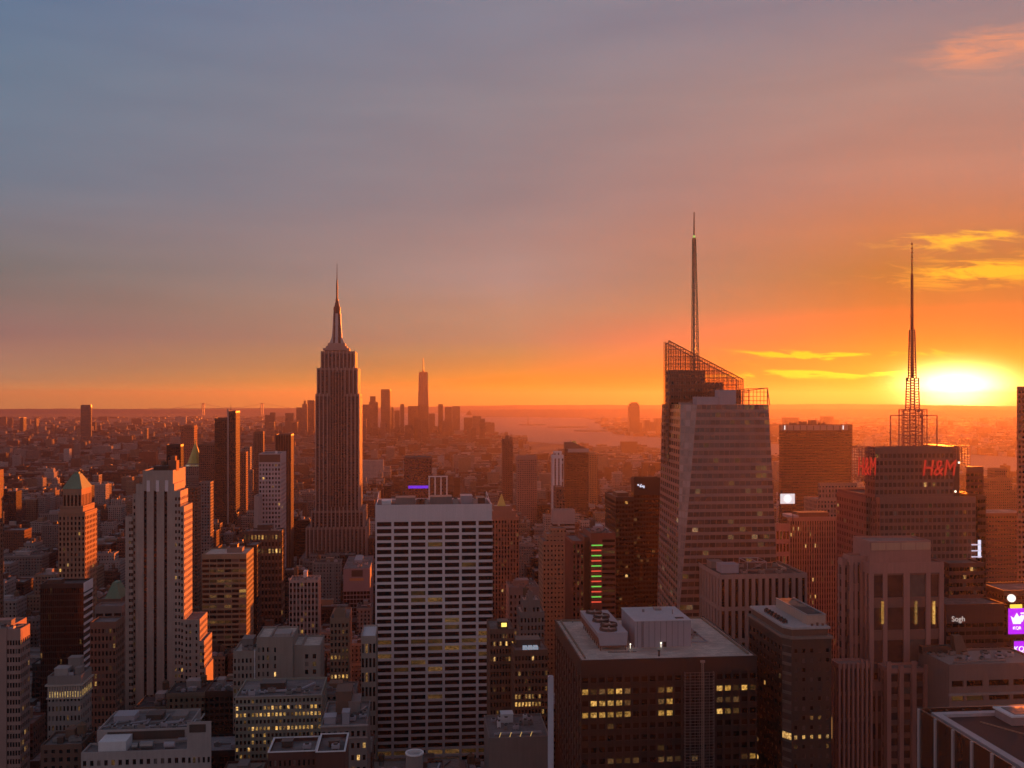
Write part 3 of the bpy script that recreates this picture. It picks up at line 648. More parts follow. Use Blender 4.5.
def golden_and_dark():
    root, bs = tower('gilded_tower', 'slim grey tower topped by a bright gilt pyramid beside the tall dark slab', 'office tower', 1780, [
        dict(l=184, r=201, t=476, d=36, cap=4), dict(l=186, r=201.5, t=463.5, dy=5, d=26, zb=90, cap=3)], GREY, mode='mat', p=.04)
    x0, x1, y0, y1, zt, _ = bs[1]; cx, cy = (x0 + x1) / 2, (y0 + y1) / 2; n = 8
    c = [(math.cos(2 * math.pi * (k + .5) / n), math.sin(2 * math.pi * (k + .5) / n)) for k in range(n)]; zp = WZ(440, 193, 1790); r = (x1 - x0) * .52
    m = MB(); m.loft([(cx + a * r, cy + b * r, zt - .5) for a, b in c], [(cx + a * 1.6, cy + b * 1.6, zp - 7) for a, b in c]); m.cyl(cx, cy, zp - 7, zp + 3, 1.6, .2, 8); m.build('gilt_pyramid', GOLD, root)
    m = MB(); m.box(x0 - .5, x1 + .5, y0 - .5, y1 + .5, zt - 5, zt - 2.2); m.build('lit_crown', lit('crown_glow', (.3, .16, .05), (1, .75, .4), .5, .2), root)
    def mt(name, label, Y, bl, wall, **k):
        return tower(name, label, k.pop('cat', 'tower'), Y, bl, wall, mode='mat', **k)
    mt('dark_tower', 'black tower with a thin sunlit edge right behind the striped tower crown', 1450, [dict(l=166.5, r=180.8, t=444.5, s=183.6, cap=3)], BLACK, p=.01)
    root, bs = mt('dark_residential_slab', 'tallest dark slab left of the spire tower, stepped top and glowing right edge', 1600, [
        dict(l=214.6, r=228, t=418, d=30, cap=3), dict(l=228, r=235.8, t=411, s=240, cap=3), dict(l=231, r=237, t=513, s=241, dy=-6, cap=2)], DKBR, p=.012, bay=3, wu=.62, wv=.7)
    x0, x1, y0, y1, zt, _ = bs[1]; m = MB(); m.box(x0 - 1, x0 + 1.2, y0 - .8, y0 + .3, 60, zt + 3); m.build('pilaster', PALE, root); m = MB(); m.cyl(x0 + 3, y0 + 8, zt - 1, zt + 11, .5, .15, 6); m.build('mast', DKMET, root)
    mt('brown_slab', 'broad dull brown slab tucked behind the tall dark slab', 1760, [dict(l=199, r=215.5, t=444, d=30, cap=3)], BROWN, p=.012)
    mt('rust_tower', 'rust brown tower peeping out right of the tall dark slab', 1720, [dict(l=238, r=246, t=452, s=248, cap=2)], RUST, p=.015)
    mt('slim_pale_tower', 'slim pale tower with sunlit edge standing right of the gilded pyramid', 1250, [dict(l=199, r=210.5, t=482, s=213.5, cap=2)], GREY, p=.05)
    mt('narrow_brown_tower', 'narrow dark tower with sunlit edge below the gilded pyramid', 1050, [dict(l=186, r=197.5, t=487, s=201, cap=2)], BROWN, p=.02)
    root, bs = tower('pale_grid_tower', 'pale tower with regular square windows and orange sunlit side, left of the spire tower', 'apartment tower', 1150, [
        dict(l=258.8, r=280.6, t=453.5, s=286.2, cap=11, cols=ucols(7, .42), flo=5.0, s0=.2, s1=.24, scols=ucols(5, .5))], plain('lilac_concrete', (.50, .43, .45), amt=.2), lf=rnd_lit(.02, .05, .35))
    x0, x1, y0, y1, zt, _ = bs[0]; m = MB(); m.box(x0 + .4, x1 - .4, y0 - .25, y0 + .2, zt - 10, zt - 1.2); m.build('crown_panel', BROWN, root); m = MB(); m.cyl(x1 - 6, y0 + 8, zt - 1, zt + 2.6, 1.5, 1.2, 10); m.build('roof_vent', WHITE, root)
    mt('pale_party_slab', 'plain pale narrow slab touching the left side of the square-windowed pale tower', 1120, [dict(l=254, r=258.6, t=496, d=24, cap=2, blind=1)], PALE)
    root, bs = mt('ribbed_dark_tower', 'dark ribbed tower with fiery right edge between pale tower and spire tower', 1480, [dict(l=275.6, r=290.8, t=434.5, s=293.8, cap=2)], DKBR, p=.01, bay=2.4, wu=.5, wv=.9)
    x0, x1, y0, y1, zt, _ = bs[0]; m = MB()
    for k in range(7): xx = x0 + (x1 - x0) * k / 6; m.box(xx - .5, xx + .5, y0 - .8, y0 + .1, 0, zt + (2.5 if k % 3 == 0 else 0))
    m.build('rib', BROWN, root)
    mt('brown_box_tower', 'boxy brown tower seen just above the square-windowed pale tower', 1900, [dict(l=253.5, r=263.2, t=431.5, s=264.4, cap=5)], BROWN, p=.02)
    mt('sloped_loft', 'dim grey loft building with tapered upper floors right of tall dark slab', 2000, [dict(l=242, r=250, t=447, d=20, cap=2), dict(l=240, r=253, t=470, dy=-8, d=30, cap=2)], GREY, p=.05)


def mid_left():
    row = {2: .5, 4: .55, 7: .4, 9: .6, 12: .5}
    def lf(c, r):
        x = R.random(); k = row.get(r, .06); return 2 if x < k else 1 if x < k * 1.12 + .01 else 3 if x > .93 else 0
    root, bs = tower('banded_office', 'olive-grey office block of long window bands, many dimly lit, right of the striped tower', 'office building', 790, [
        dict(l=202, r=246.5, t=554, d=34, cap=3.6, cols=ucols(6, .08), flo=4.0, s0=.3, s1=.12, rw=.25)], plain('olive_stone', (.25, .22, .16)), lf=lf, roof=ROOFP)
    x0, x1, y0, y1, zt, _ = bs[0]; bulkhead(root, x0 + 17, x0 + 29, y0 + 12, y0 + 22, zt - 1, 3.6, GREY); bulkhead(root, x0 + 19, x0 + 25, y0 + 14, y0 + 20, zt + 2.8, 2.5, DKBR)
    root, bs = tower('lamplit_block', 'dark block with two rows of tall yellow lights along its top floors', 'office building', 900, [
        dict(l=243.5, r=281.6, t=531, s=284.8, cap=2.4, cols=ucols(11, .5), flo=6.2, s0=.16, s1=.22, scols=ucols(3, .4), lf=lambda c, r: (1 if R.random() < .7 else 2) if r in (0, 2) else 0)], DKBR, span=BROWN)
    x0, x1, y0, y1, zt, _ = bs[0]; clutter(root, x0, x1, y0, y1, zt - 1, 12, DKBR, 4, True)
    tower('black_block', 'small black block in front of the lamplit dark block', 'office building', 840, [dict(l=246.8, r=257, t=545, d=24, cap=2)], BLACK, mode='mat', p=.01)
    root, bs = tower('white_pier_tower', 'white tower with slim vertical piers between the spire tower and the tan wide block', 'apartment tower', 715, [
        dict(l=289, r=318.4, t=580, s=321, cap=1.8, cols=ucols(8, .36), flo=4.2, s0=.3, s1=.1, rs=.5, rw=.7, scols=ucols(3, .4))], PALE, span=GREY, lf=rnd_lit(.012, .05, .12))
    x0, x1, y0, y1, zt, _ = bs[0]; clutter(root, x0, x1, y0, y1, zt - 1, 15, WHITE, 4, True)
    m = MB()
    for k in range(9): xx = x0 + (x1 - x0) * k / 8; m.box(xx - .5, xx + .5, y0 - .3, y0 + .35, zt, zt + 1.8)
    m.build('pier_finial', PALE, root)
    rw4 = lambda c, r: (1 if 1 < c < 8 and R.random() < .75 else 2) if r == 4 else (3 if R.random() < .15 else 2 if R.random() < .06 else 0)
    root, bs = tower('tan_wide_block', 'wide tan stone block stepped in three heights, one row of windows lit', 'office building', 560, [
        dict(l=233, r=256.5, t=651, d=24, cap=3.4, cols=ucols(6, .5), flo=4.3, lf=rw4), dict(l=256.5, r=270, t=637, d=26, cap=5, cols=ucols(3, .6), flo=4.6), dict(l=270, r=293, t=637, dy=-.8, d=26, cap=5, cols=[(.18, .26)], flo=4.6),
        dict(l=293, r=302, t=645, dy=1, d=24, cap=2, blind=1), dict(l=302, r=320.5, t=645.5, dy=.3, d=25, cap=4, cols=[(.16, .34), (.58, .76)], flo=4.5)], plain('dun_stone', (.32, .26, .225)), roof=ROOFP, lf=rnd_lit(.02, .05, .12))
    x0, x1, y0, y1, zt, _ = bs[0]; clutter(root, x0, x1, y0, y1, zt - 1, 21, GREY, 3, False)
    m = MB(); X = WX(254.5, 558); m.cyl(X, 558.5, 20, WZ(650, 254.5, 558), .28, n=8); m.build('white_pipe', WHITE, root)
    m = MB(); x0, x1, y0, y1, zt, _ = bs[2]; m.box(x0, x1, y0 - 4, y0 - .1, zt - 34, zt - 27)
    m.build('rear_bay', GREY, root); bulkhead(root, x0 + 2, x1 - 2, y0 + 4, y0 + 14, zt - 1, 1.6, PALE)
    # block with rows of yellow windows
    tbl = {1: .35, 2: .78, 4: .6, 5: .42, 6: .35, 7: .3}
    def ly(c, r):
        x = R.random(); k = tbl.get(r, .04)
        if r == 4 and c < 4: k = .05
        if r == 5 and c > 8: k = .1
        return 1 if x < k else 2 if x < k + .12 else 3 if x > .93 else 0
    root, bs = tower('yellow_window_block', 'wide grey block with several rows of bright yellow windows', 'office building', 480, [
        dict(l=235, r=321.5, t=695.5, d=30, cap=.9, cols=ucols(22, .42), flo=3.3, s0=.24, s1=.22)], plain('grey_olive_stone', (.30, .275, .225)), lf=ly, roof=ROOFG)
    x0, x1, y0, y1, zt, _ = bs[0]; q = random.Random(4); z = zt - 1
    for k in range(9): cooler(root, x0 + 3 + 4.4 * k, y0 + q.uniform(4, 22), z, q.uniform(2, 4), q.uniform(2, 4), q.uniform(1.2, 2.6), q.choice([LAV, STEEL, GREY, WHITE]))
    bulkhead(root, x0 + 10, x0 + 22, y0 + 13, y0 + 20, z, 3, DKBR); duct(root, [(x0 + 12, y0 + 8), (x0 + 30, y0 + 9), (x0 + 36, y0 + 20)], z, .9, LAV)
    for k in range(5): m = MB(); m.box(x0 - .25, x0 + .25, y0, y0 + .2, 0, .2)
    m = MB(); m.box(x0 - .4, x1 + .4, y0 - .5, y0 - .02, zt - .4, zt + .15); m.box(x0 - .3, x1 + .3, y0 - .35, y0 - .02, zt - 4.6, zt - 4.2); m.build('cornice', PALE, root)
    root, bs = tower('slender_tan_tower', 'slender tan tower with small gable and two lit rows, left of white slab', 'apartment tower', 680, [
        dict(l=330, r=348.8, t=618, s=352, cap=3, cols=ucols(5, .5), flo=4.4, lf=lambda c, r: (1 if R.random() < .6 else 2) if r in (8, 5) else (2 if R.random() < .1 else 0)), dict(l=334, r=345, t=611, dy=3, d=12, zb=60, cap=3, blind=1)], TAN)
    x0, x1, y0, y1, zt, _ = bs[1]; m = MB(); m.poly(((x0, y0 - .3, zt), (x1, y0 - .3, zt), ((x0 + x1) / 2, y0 - .3, zt + 3))); m.poly(((x0, y0 + .5, zt), ((x0 + x1) / 2, y0 + .5, zt + 3), (x1, y0 + .5, zt)))
    m.poly(((x0, y0 - .3, zt), ((x0 + x1) / 2, y0 - .3, zt + 3), ((x0 + x1) / 2, y0 + .5, zt + 3), (x0, y0 + .5, zt))); m.poly(((x1, y0 - .3, zt), (x1, y0 + .5, zt), ((x0 + x1) / 2, y0 + .5, zt + 3), ((x0 + x1) / 2, y0 - .3, zt + 3))); m.build('gable', TAN, root)
    root, bs = tower('lavender_cap_tower', 'black glass tower with a blank mauve cap behind the slender tan tower', 'office tower', 960, [
        dict(l=343.3, r=370, t=568.5, s=373.4, cap=22, cols=ucols(8, .12), flo=4, s0=.1, s1=.1)], plain('mauve_panel', (.30, .22, .24)), lf=rnd_lit(0, .01, 0), mats=[GBROWN] * 4)
    x0, x1, y0, y1, zt, _ = bs[0]; m = MB(); m.box(x0 + 6, x1 - 6, y0 - .2, y0 + .3, zt - 12, zt - 9.4); m.build('wall_band', plain('amber_louver', (.5, .26, .13)), root); m = MB(); m.box(x0 + 8, x1 - 7, y0 - .2, y0 + .3, zt - 8, zt - 1.6); m.build('wall_band', DKBR, root)
    m = MB(); m.box(x0 + 1, x1 - .5, y0 - .2, y0 + .3, 0, zt - 19.2); m = None; clutter(root, x0, x1, y0, y1, zt - 1, 30, LAV, 5, False)
    tower('arcade_block', 'narrow classical block with tall pale-framed windows hugging the white grid slab', 'office building', 600, [
        dict(l=361, r=376, t=636, d=30, cap=3, cols=ucols(4, .4), flo=9, s0=.16, s1=.2)], LIME, lf=rnd_lit(.02, .06), roof=WHITE)
    root, bs = tower('cornice_loft', 'brown loft with a projecting pale cornice left of the white slab foot', 'loft building', 430, [
        dict(l=320.8, r=367, t=725, d=34, cap=1.2, cols=ucols(8, .5), flo=5.2, s0=.25, s1=.3)], GREY, lf=rnd_lit(.03, .06, .15), roof=ROOFG)
    x0, x1, y0, y1, zt, _ = bs[0]; m = MB(); m.box(x0 - .6, x1 + .6, y0 - .8, y0 - .02, zt - .6, zt); m.box(x0 - .3, x1 + .3, y0 - .4, y0 - .02, zt - 5.9, zt - 5.4); m.build('cornice', PALE, root)
    z = zt - 1; bulkhead(root, x0 + 1, x0 + 6, y0 + 4, y0 + 10, z, 3, LAV); bulkhead(root, x0 + 9, x0 + 12, y0 + 3, y0 + 9, z, 5.2, LAV); bulkhead(root, x0 + 5, x0 + 12, y0 + 18, y0 + 30, z, 10, BROWN)
    clutter(root, x0 + 6, x1, y0 + 4, y1, z, 33, GREY, 5, True)
    root, bs = tower('coped_roof_block', 'dark red brick block with pale coping and split roof at the bottom edge', 'loft building', 375, [
        dict(l=268, r=316, t=752, d=16, cap=1.4, cols=ucols(10, .55), flo=5, s0=.3, s1=.3, par=1.3), dict(l=316, r=345, t=752, dy=-4, d=20, cap=1.4, blind=1, par=1.3)], plain('dark_red_brick', (.10, .045, .038)), lf=rnd_lit(.0, .03, .3), roof=ROOFG)
    for x0, x1, y0, y1, zt, _ in bs:
        m = MB()
        for a in ((x0 - .2, x1 + .2, y0 - .2, y0 + .5), (x0 - .2, x1 + .2, y1 - .5, y1 + .2), (x0 - .2, x0 + .5, y0 + .5, y1 - .5), (x1 - .5, x1 + .2, y0 + .5, y1 - .5)): m.box(*a, zt + .01, zt + .3)
        m.build('coping', WHITE, root); bulkhead(root, x0 + 4, x0 + 8, y0 + 8, y0 + 12, zt - 1, 2, DKBR); cooler(root, x1 - 4, y0 + 6, zt - 1, 3, 2.4, 1.8, LAV)


def spire_tower():
    Y = 1290
    root = thing('spire_tower', (WX(337, Y), Y, 0), 'tallest art deco stone tower with stepped crown and needle mast', 'skyscraper')
    fm = facade_mat('deco_facade', (0.11, 0.078, 0.07), 5.1, 3.9, .38, .58, .07, ls=.6, vary=0.0, pale=.3); st = plain('deco_stone', (0.26, 0.19, 0.165)); pr = plain('deco_pier', (0.38, 0.31, 0.29), .32)
    Wm, Rm, Pm = MB(), MB(), MB()
    x = lambda p, dy=0: WX(p, Y + dy)
    zz = lambda py: WZ(py, 337, Y)
    steps = [(315.3, 359.0, 394, 0, 66), (316.6, 357.2, 368, 2, 58), (320.3, 354.3, 351, 6, 48), (311.5, 364, 510, -7, 80), (306.8, 366.5, 526, -13, 92), (301, 372, 556, -20, 104)]
    for l, r, t_, dy, dp in steps:
        x0, x1, y0, z1 = x(l), x(r), Y + dy, zz(t_); FOOT.append((x0, x1, y0, y0 + dp, z1))
        Wm.box(x0, x1, y0, y0 + dp, 0, z1 - 3, 0, 'tb'); Wm.box(x0, x1, y0, y0 + dp, z1 - 3, z1, 1, 'tb'); Rm = MB(); roof_on(Wm, Rm, x0, x1, y0, y0 + dp, z1, .8); Rm.build('roof', ROOFG, root)
        n = max(4, round((x1 - x0) / 5.1))
        for k in range(n + 1):
            xx = x0 + (x1 - x0) * k / n; w = 1.1 if k in (0, n) else .62; h = z1 + (1.2 if k % 2 else 0)
            Pm.box(max(x0, xx - w), min(x1, xx + w), y0 - .8, y0 - .01, 0, h)
        m_ = max(4, round(dp / 5.1))
        for k in range(m_ + 1):
            yy = y0 + dp * k / m_; w = 1.1 if k in (0, m_) else .62
            Pm.box(x1 + .01, x1 + .8, max(y0, yy - w), min(y0 + dp, yy + w), 0, z1)
    Wm.build('wall', [fm, st], root); Pm.build('pier', pr, root)
    # dark recessed centre bay of the upper shaft
    m = MB(); a, b = x(330.2), x(344.2); m.box(a, b, Y - 1.6, Y - .82, 120, zz(372)); m.build('centre_bay', facade_mat('deco_centre', (0.08, 0.055, 0.05), 3.4, 3.9, .6, .55, .05, ls=.7, vary=0, pale=.35), root)
    m = MB()
    for k in range(6): xx = a + (b - a) * k / 5; m.box(xx - .3, xx + .3, Y - 2.3, Y - 1.61, 120, zz(371))
    m.build('centre_pier', pr, root)
    cx, cy = x(337) * (Y + 30) / Y, Y + 30; px = 1320 / F; zz = lambda py: WZ(py, 337, Y + 30)
    mm = MB()
    for r_, y0_, y1_ in ((12.6, 351, 348.6), (10.2, 348.6, 346.4), (8.4, 346.4, 343.5)):
        s = r_ * px; mm.box(cx - s, cx + s, cy - s * .9, cy + s * .9, zz(y0_), zz(y1_))
    mm.build('crown_step', plain('crown_stone', (.34, .27, .25)), root)
    m = MB(); s = 5.2 * px; t2 = 3.5 * px; zb, zt = zz(343.5), zz(310)
    sh = MB(); sh.cyl(cx, cy, zb, zt, 4.0 * px, 3.3 * px, 16); sh.build('mast_shaft', DKBR, root)
    for a in range(4):     # the winged buttresses of the mooring mast
        ca, sa = math.cos(a * math.pi / 2), math.sin(a * math.pi / 2)
        for lo_, hi, z0, z1 in ((7.4, 5.0, zb, zb + 8), (5.0, 4.1, zb + 8, zb + 24), (4.1, 3.7, zb + 24, zt - 5)):
            q = lambda rr, w, z: [(cx + ca * rr * px - sa * w, cy + sa * rr * px + ca * w, z), (cx - sa * w, cy + ca * w, z), (cx + sa * w, cy - ca * w, z), (cx + ca * rr * px + sa * w, cy + sa * rr * px - ca * w, z)]
            m.loft(q(lo_, 2.1, z0), q(hi, 1.7, z1))
    m.build('mooring_mast', plain('aluminium', (.42, .38, .38), .4, .3, .5), root)
    m = MB(); m.cyl(cx, cy, zt, zt + 4, 3.6 * px, 3.4 * px, 16); m.cyl(cx, cy, zt + 4, zt + 9, 2.6 * px, 2.0 * px, 16); m.cyl(cx, cy, zt + 9, zt + 12, 2.0 * px, 1.2 * px, 16); m.build('lantern', DKBR, root)
    m = MB(); z1 = zz(299); m.cyl(cx, cy, zt + 12, z1, 1.25 * px, 1.1 * px, 10); m.cyl(cx, cy, z1 - 2, z1 - 1, 2.0 * px, n=10); m.cyl(cx, cy, z1, zz(280), .85 * px, .7 * px, 8)
    for k in range(7): m.cyl(cx, cy, z1 + 3 * k + 1, z1 + 3 * k + 2, 1.15 * px, n=8)
    m.cyl(cx, cy, zz(280), zz(263.5), .42 * px, .18 * px, 6); m.build('antenna', DKMET, root)


def right_of_slab():
    root, bs = tower('brown_pier_tower', 'brown brick tower of close vertical piers with a lit pinnacle, right of white grid slab', 'office tower', 900, [
        dict(l=486, r=519, t=517, d=34, cap=3, cols=ucols(11, .42), flo=4, s0=.26, s1=.12, rs=.5, rw=.7), dict(l=490, r=516, t=511, dy=3, d=26, zb=60, cap=3, blind=1), dict(l=494, r=512, t=506, dy=6, d=20, zb=60, cap=3, blind=1)], plain('warm_brown_brick', (.27, .16, .12)), span=BROWN, lf=rnd_lit(.015, .05, .12), roof=ROOFP)
    X = WX(501.5, 915); z = bs[2][4] - 1; zt = WZ(494, 501.5, 915); m = MB(); m.loft([(X - 4, 911, z), (X + 4, 911, z), (X + 4, 919, z), (X - 4, 919, z)], [(X - .3, 914.7, zt), (X + .3, 914.7, zt), (X + .3, 915.3, zt), (X - .3, 915.3, zt)]); m.build('pinnacle', GOLD, root)
    def G(name, label, Y, bl, wall, cat='office building', **k): return tower(name, label, cat, Y, bl, wall, **k)
    root, bs = G('grey_deco_block', 'grey stepped stone block with ornate crown behind the lit-window brick block', 640, [dict(l=520, r=544.5, t=612, d=22, cap=3, cols=ucols(7, .5), flo=5), dict(l=523, r=540, t=600, dy=2, d=16, zb=40, cap=4, cols=ucols(4, .5), flo=5), dict(l=528.5, r=533, t=592, dy=1, d=6, zb=40, cap=3, blind=1)], GREY, lf=rnd_lit(.02, .04, .1), roof=ROOFP)
    clutter(root, *bs[1][:4], bs[1][4] - 1, 41, PALE, 3, True)
    root, bs = G('grey_stone_block', 'plain grey stone block left behind the ornate stepped block', 705, [dict(l=509, r=539, t=587, d=26, cap=5, cols=ucols(7, .55), flo=4.4)], GREY, lf=rnd_lit(.02, .04, .1)); clutter(root, *bs[0][:4], bs[0][4] - 1, 43, GREY, 3, True)
    root, bs = G('lamp_top_block', 'dark narrow block with a single bright yellow roof lamp beside the white slab', 560, [dict(l=490, r=514, t=629, d=26, cap=2, cols=ucols(8, .45), flo=4.4)], BROWN, lf=lambda c, r: 1 if r in (1, 3) and R.random() < .4 else 2 if R.random() < .08 else 0)
    x0, x1, y0, y1, zt, _ = bs[0]; bulkhead(root, x0 + 5, x0 + 11, y0 + 4, y0 + 12, zt - 1, 4, DKBR); m = MB(); m.box(x0 + 7, x0 + 10, y0 + 3.6, y0 + 3.9, zt + .4, zt + 2.6); m.build('roof_lamp', emit('yellow_lamp', (1, .75, .15), 1.6), root)
    rows = {5: .5, 6: .55, 8: .4, 2: .08}
    root, bs = G('lit_brick_block', 'brown brick block with clustered lit windows and bluish skylights on its roof', 540, [dict(l=514.5, r=548, t=650, d=24, cap=2.5, cols=ucols(10, .4), flo=4.3, lf=lambda c, r: 1 if R.random() < (rows.get(r, .03) if c < 8 else .03) else 2 if R.random() < .07 else 0)], BROWN)
    x0, x1, y0, y1, zt, _ = bs[0]
    for k in range(3): m = MB(); m.box(x0 + 5.2 + 3 * k, x0 + 7.6 + 3 * k, y0 + 1.4, y0 + 6, zt - 1, zt + 1.2); m.build('skylight', emit('cool_glow', (.42, .5, .62), .45), root)
    bulkhead(root, x0 + 2, x1 - 3, y0 + 10, y0 + 20, zt - 1, 4, DKBR)
    root, bs = G('hvac_roof_block', 'low grey block with its flat roof crammed with white ventilation units', 462, [dict(l=489, r=549.5, t=737, d=34, cap=20, cols=ucols(9, .5), flo=4)], GREY, roof=ROOFG)
    x0, x1, y0, y1, zt, _ = bs[0]; q = random.Random(8)
    for k in range(13): cooler(root, x0 + 1.8 + (x1 - x0 - 3.6) * q.random(), y0 + q.uniform(10, 30), zt - 1, q.uniform(1.4, 3.4), q.uniform(1.4, 3), q.uniform(1.2, 3), q.choice([LAV, WHITE, STEEL, GREY]))
    bulkhead(root, x0 + 8, x0 + 14, y0 + 24, y0 + 30, zt - 1, 4, WHITE); duct(root, [(x0 + 3, y0 + 6), (x1 - 3, y0 + 7)], zt - 1, .8, LAV)
    for k in range(4): m = MB(); m.bar((x0 + 5 + 5 * k, y0 + .6, zt), (x0 + 5.8 + 5 * k, y0 + .6, zt + 2.2), .25); m.build('flood_lamp', emit('lamp_%d' % k, (1, .62, .2), .6), root)
    G('pale_pylon', 'slim pale vertical pylon standing left of the black roof-box tower', 362, [dict(l=547.8, r=553, t=675.5, s=553.6, d=4, cap=1.4, cols=[], blind=1)], plain('ice_panel', (.52, .54, .62), .6), cat='pylon')
    # the tower carrying green and red lights
    root, bs = G('festive_light_tower', 'brown office block with a corner column of green and red light strips', 700, [
        dict(l=591, r=615.5, t=533, d=36, cap=4, cols=[(.46, .98)], flo=4.1, s0=.3, s1=.2, faces='fl'), dict(l=572.5, r=584, t=541, dy=2, d=36, cap=2, cols=ucols(3, .5), rs=.6, rw=.8, faces='fl'), dict(l=584.3, r=590.8, t=537, dy=8, d=28, cap=2, blind=1)], RUST, lf=rnd_lit(.02, .14, .05), span=BROWN)
    x0, x1, y0, y1, zt, _ = bs[0]
    for k in range(12):
        z = WZ(545.4 + k * 5.15, 597, 700); m = MB(); w = (.30 if k == 0 else .25)
        m.box(x0 + .3, x0 + (x1 - x0) * (w + .17), y0 - .3, y0 - .04, z - .35, z + .5); m.build('light_strip', [emit('green_strip', (.18, .75, .10), .8), emit('red_strip', (.95, .10, .05), .8)][k % 2] if k < 2 else MATS[['green_strip', 'red_strip'][k % 2]], root)
    clutter(root, x0, x1, y0, y1, zt - 1, 51, LAV, 6, True)
    # black tower with the small white emblem
    root, bs = G('emblem_tower', 'near-black office tower with a small glowing white emblem by its top corner', 850, [
        dict(l=634, r=661, t=477.5, s=631, cap=15, cols=ucols(9, .1), flo=4.1, faces='fl'), dict(l=616, r=634, t=497, dy=-3, d=50, cap=3, cols=ucols(6, .12), flo=4.1, faces='fl')], BLACK, lf=rnd_lit(.006, .05, .0), mats=[GBROWN, GL[1], GL[2], GBROWN], cat='office tower')
    x0, x1, y0, y1, zt, _ = bs[0]; em = emit('white_sign', (.75, .8, 1.0), 1.0); g = MB(); z = WZ(485.8, 641, 850)
    for k, (a, b, w, h) in enumerate(((-2.6, .8, 1.5, 1.8), (-.7, -.2, 1.2, 2.6), (1.0, -.5, 1.6, 1.6), (2.6, -.9, 1.2, 2.8), (.2, 1.2, .9, 1.0))):
        xx = WX(641, 850) + a; n = 7; g.loft([(xx + math.cos(6.283 * j / n) * w / 2, y0 - .15, z + b + math.sin(6.283 * j / n) * h / 2) for j in range(n)], [(xx + math.cos(6.283 * j / n) * w / 2, y0 - .35, z + b + math.sin(6.283 * j / n) * h / 2) for j in range(n)])
    g.build('emblem', em, root); x0, x1, y0, y1, zt, _ = bs[1]; bulkhead(root, x0 + 4, x1 - 2, y0 + 14, y0 + 34, zt - 1, 3, DKBR)
    mt = lambda name, label, Y, bl, wall, **k: tower(name, label, k.pop('cat', 'tower'), Y, bl, wall, mode='mat', **k)
    mt('white_cap_block', 'grey block with a blank pale top storey left of the festive lights', 1000, [dict(l=553, r=575, t=510, d=26, cap=12, s=551)], PALE, flo=4.4, bay=22, wu=.9, wv=.4, p=.01)
    root, bs = mt('tan_mound_block', 'tan stepped block with many small windows below the pale-topped block', 800, [dict(l=543, r=573, t=541, d=30, cap=3), dict(l=547, r=570, t=534, dy=3, d=22, cap=2), dict(l=551, r=566, t=528, dy=5, d=14, cap=2)], TAN, p=.04, bay=3, wu=.4, wv=.4)
    root, bs = mt('crowned_dark_tower', 'dark glass tower with sloped crown and pale collar, just short of the harbour', 1700, [dict(l=565, r=588.6, t=449, s=563.5, cap=2)], DKBR, p=.02, bay=2.6, wu=.7, wv=.6)
    x0, x1, y0, y1, zt, _ = bs[0]; m = MB(); m.box(x0 + 5, x1 + .6, y0 - .6, y1, zt - 6, zt + .6); m.build('collar', PALE, root)
    m = MB(); m.loft([(x0, y0 + 1, zt + .6), (x1 - 2, y0 + 1, zt + .6), (x1 - 2, y1, zt + .6), (x0, y1, zt + .6)], [(x0, y0 + 4, zt + 12), (x0 + 15, y0 + 4, zt + 12), (x0 + 15, y1 - 4, zt + 12), (x0, y1 - 4, zt + 12)]); m.build('sloped_crown', DKBR, root)
    m = MB(); m.cyl(x0 + 18, y0 + 14, zt + 8, zt + 14, 8, 3, 14); m.build('dome', GOLD, root)
    mt('slim_white_tower', 'slim white tower with three vertical stripes left of the crowned dark tower', 1450, [dict(l=552.4, r=563.6, t=455, s=551, cap=5), dict(l=554.5, r=562, t=451.5, dy=3, d=16, cap=2)], WHITE, bay=5.6, wu=.35, wv=.94, p=.0)
    mt('red_edge_slab', 'dark slab with one glowing orange edge below the slim white tower', 1120, [dict(l=556, r=564, t=487, d=22, cap=2)], BROWN, p=.01)
    root, bs = mt('knobbed_brown_tower', 'dark brown tower with two rooftop knobs over the brown pier tower', 1900, [dict(l=502.8, r=513, t=439, s=501.8, cap=3)], BROWN, p=.015)
    x0, x1, y0, y1, zt, _ = bs[0]; bulkhead(root, x0 + 5, x0 + 12, y0 + 4, y0 + 12, zt - 1, 8, BROWN); bulkhead(root, x1 - 6, x1 - 1, y0 + 4, y0 + 12, zt - 1, 5, BROWN)
    mt('pale_roof_block', 'reddish block with a pale cap and gold-reflecting face near the harbour', 1750, [dict(l=517.5, r=537, t=456, d=24, cap=6)], plain('rose_stone', (.34, .2, .17)), p=.03)
    mt('orange_flank_block', 'block with orange sky caught in its windows right of crowned dark tower', 1900, [dict(l=589.5, r=597.5, t=454, d=24, cap=2)], plain('amber_brick', (.42, .2, .1)), p=.12, ls=.6)  # orange sky reflection painted into the wall colour
    root, bs = mt('purple_strip_block', 'brown block with a purple neon strip beyond the white grid slab', 1150, [dict(l=404, r=432, t=457, d=30, cap=3), ], RUST, p=.02)
    x0, x1, y0, y1, zt, _ = bs[0]; z = WZ(487, 420, 1150); m = MB(); m.box(x0 + 5, x1 - .4, y0 - .5, y0 - .05, z - 1.6, z + 1.6); m.build('neon_strip', emit('purple_neon', (.16, .03, .75), .9), root)
    root, bs = mt('white_pier_block', 'small block with four stout white piers above the white slab roof', 1010, [dict(l=428.5, r=447.5, t=477, d=24, cap=2)], BROWN, p=.0)
    x0, x1, y0, y1, zt, _ = bs[0]; m = MB()
    for k in range(4): xx = x0 + (x1 - x0 - 1.4) * k / 3; m.box(xx, xx + 1.4, y0 - .9, y0 - .02, 0, zt - .02)
    m.box(x0 - .3, x1 + .3, y0 - 1.1, y0 - .01, zt, zt + 1.2); m.build('pier', WHITE, root)


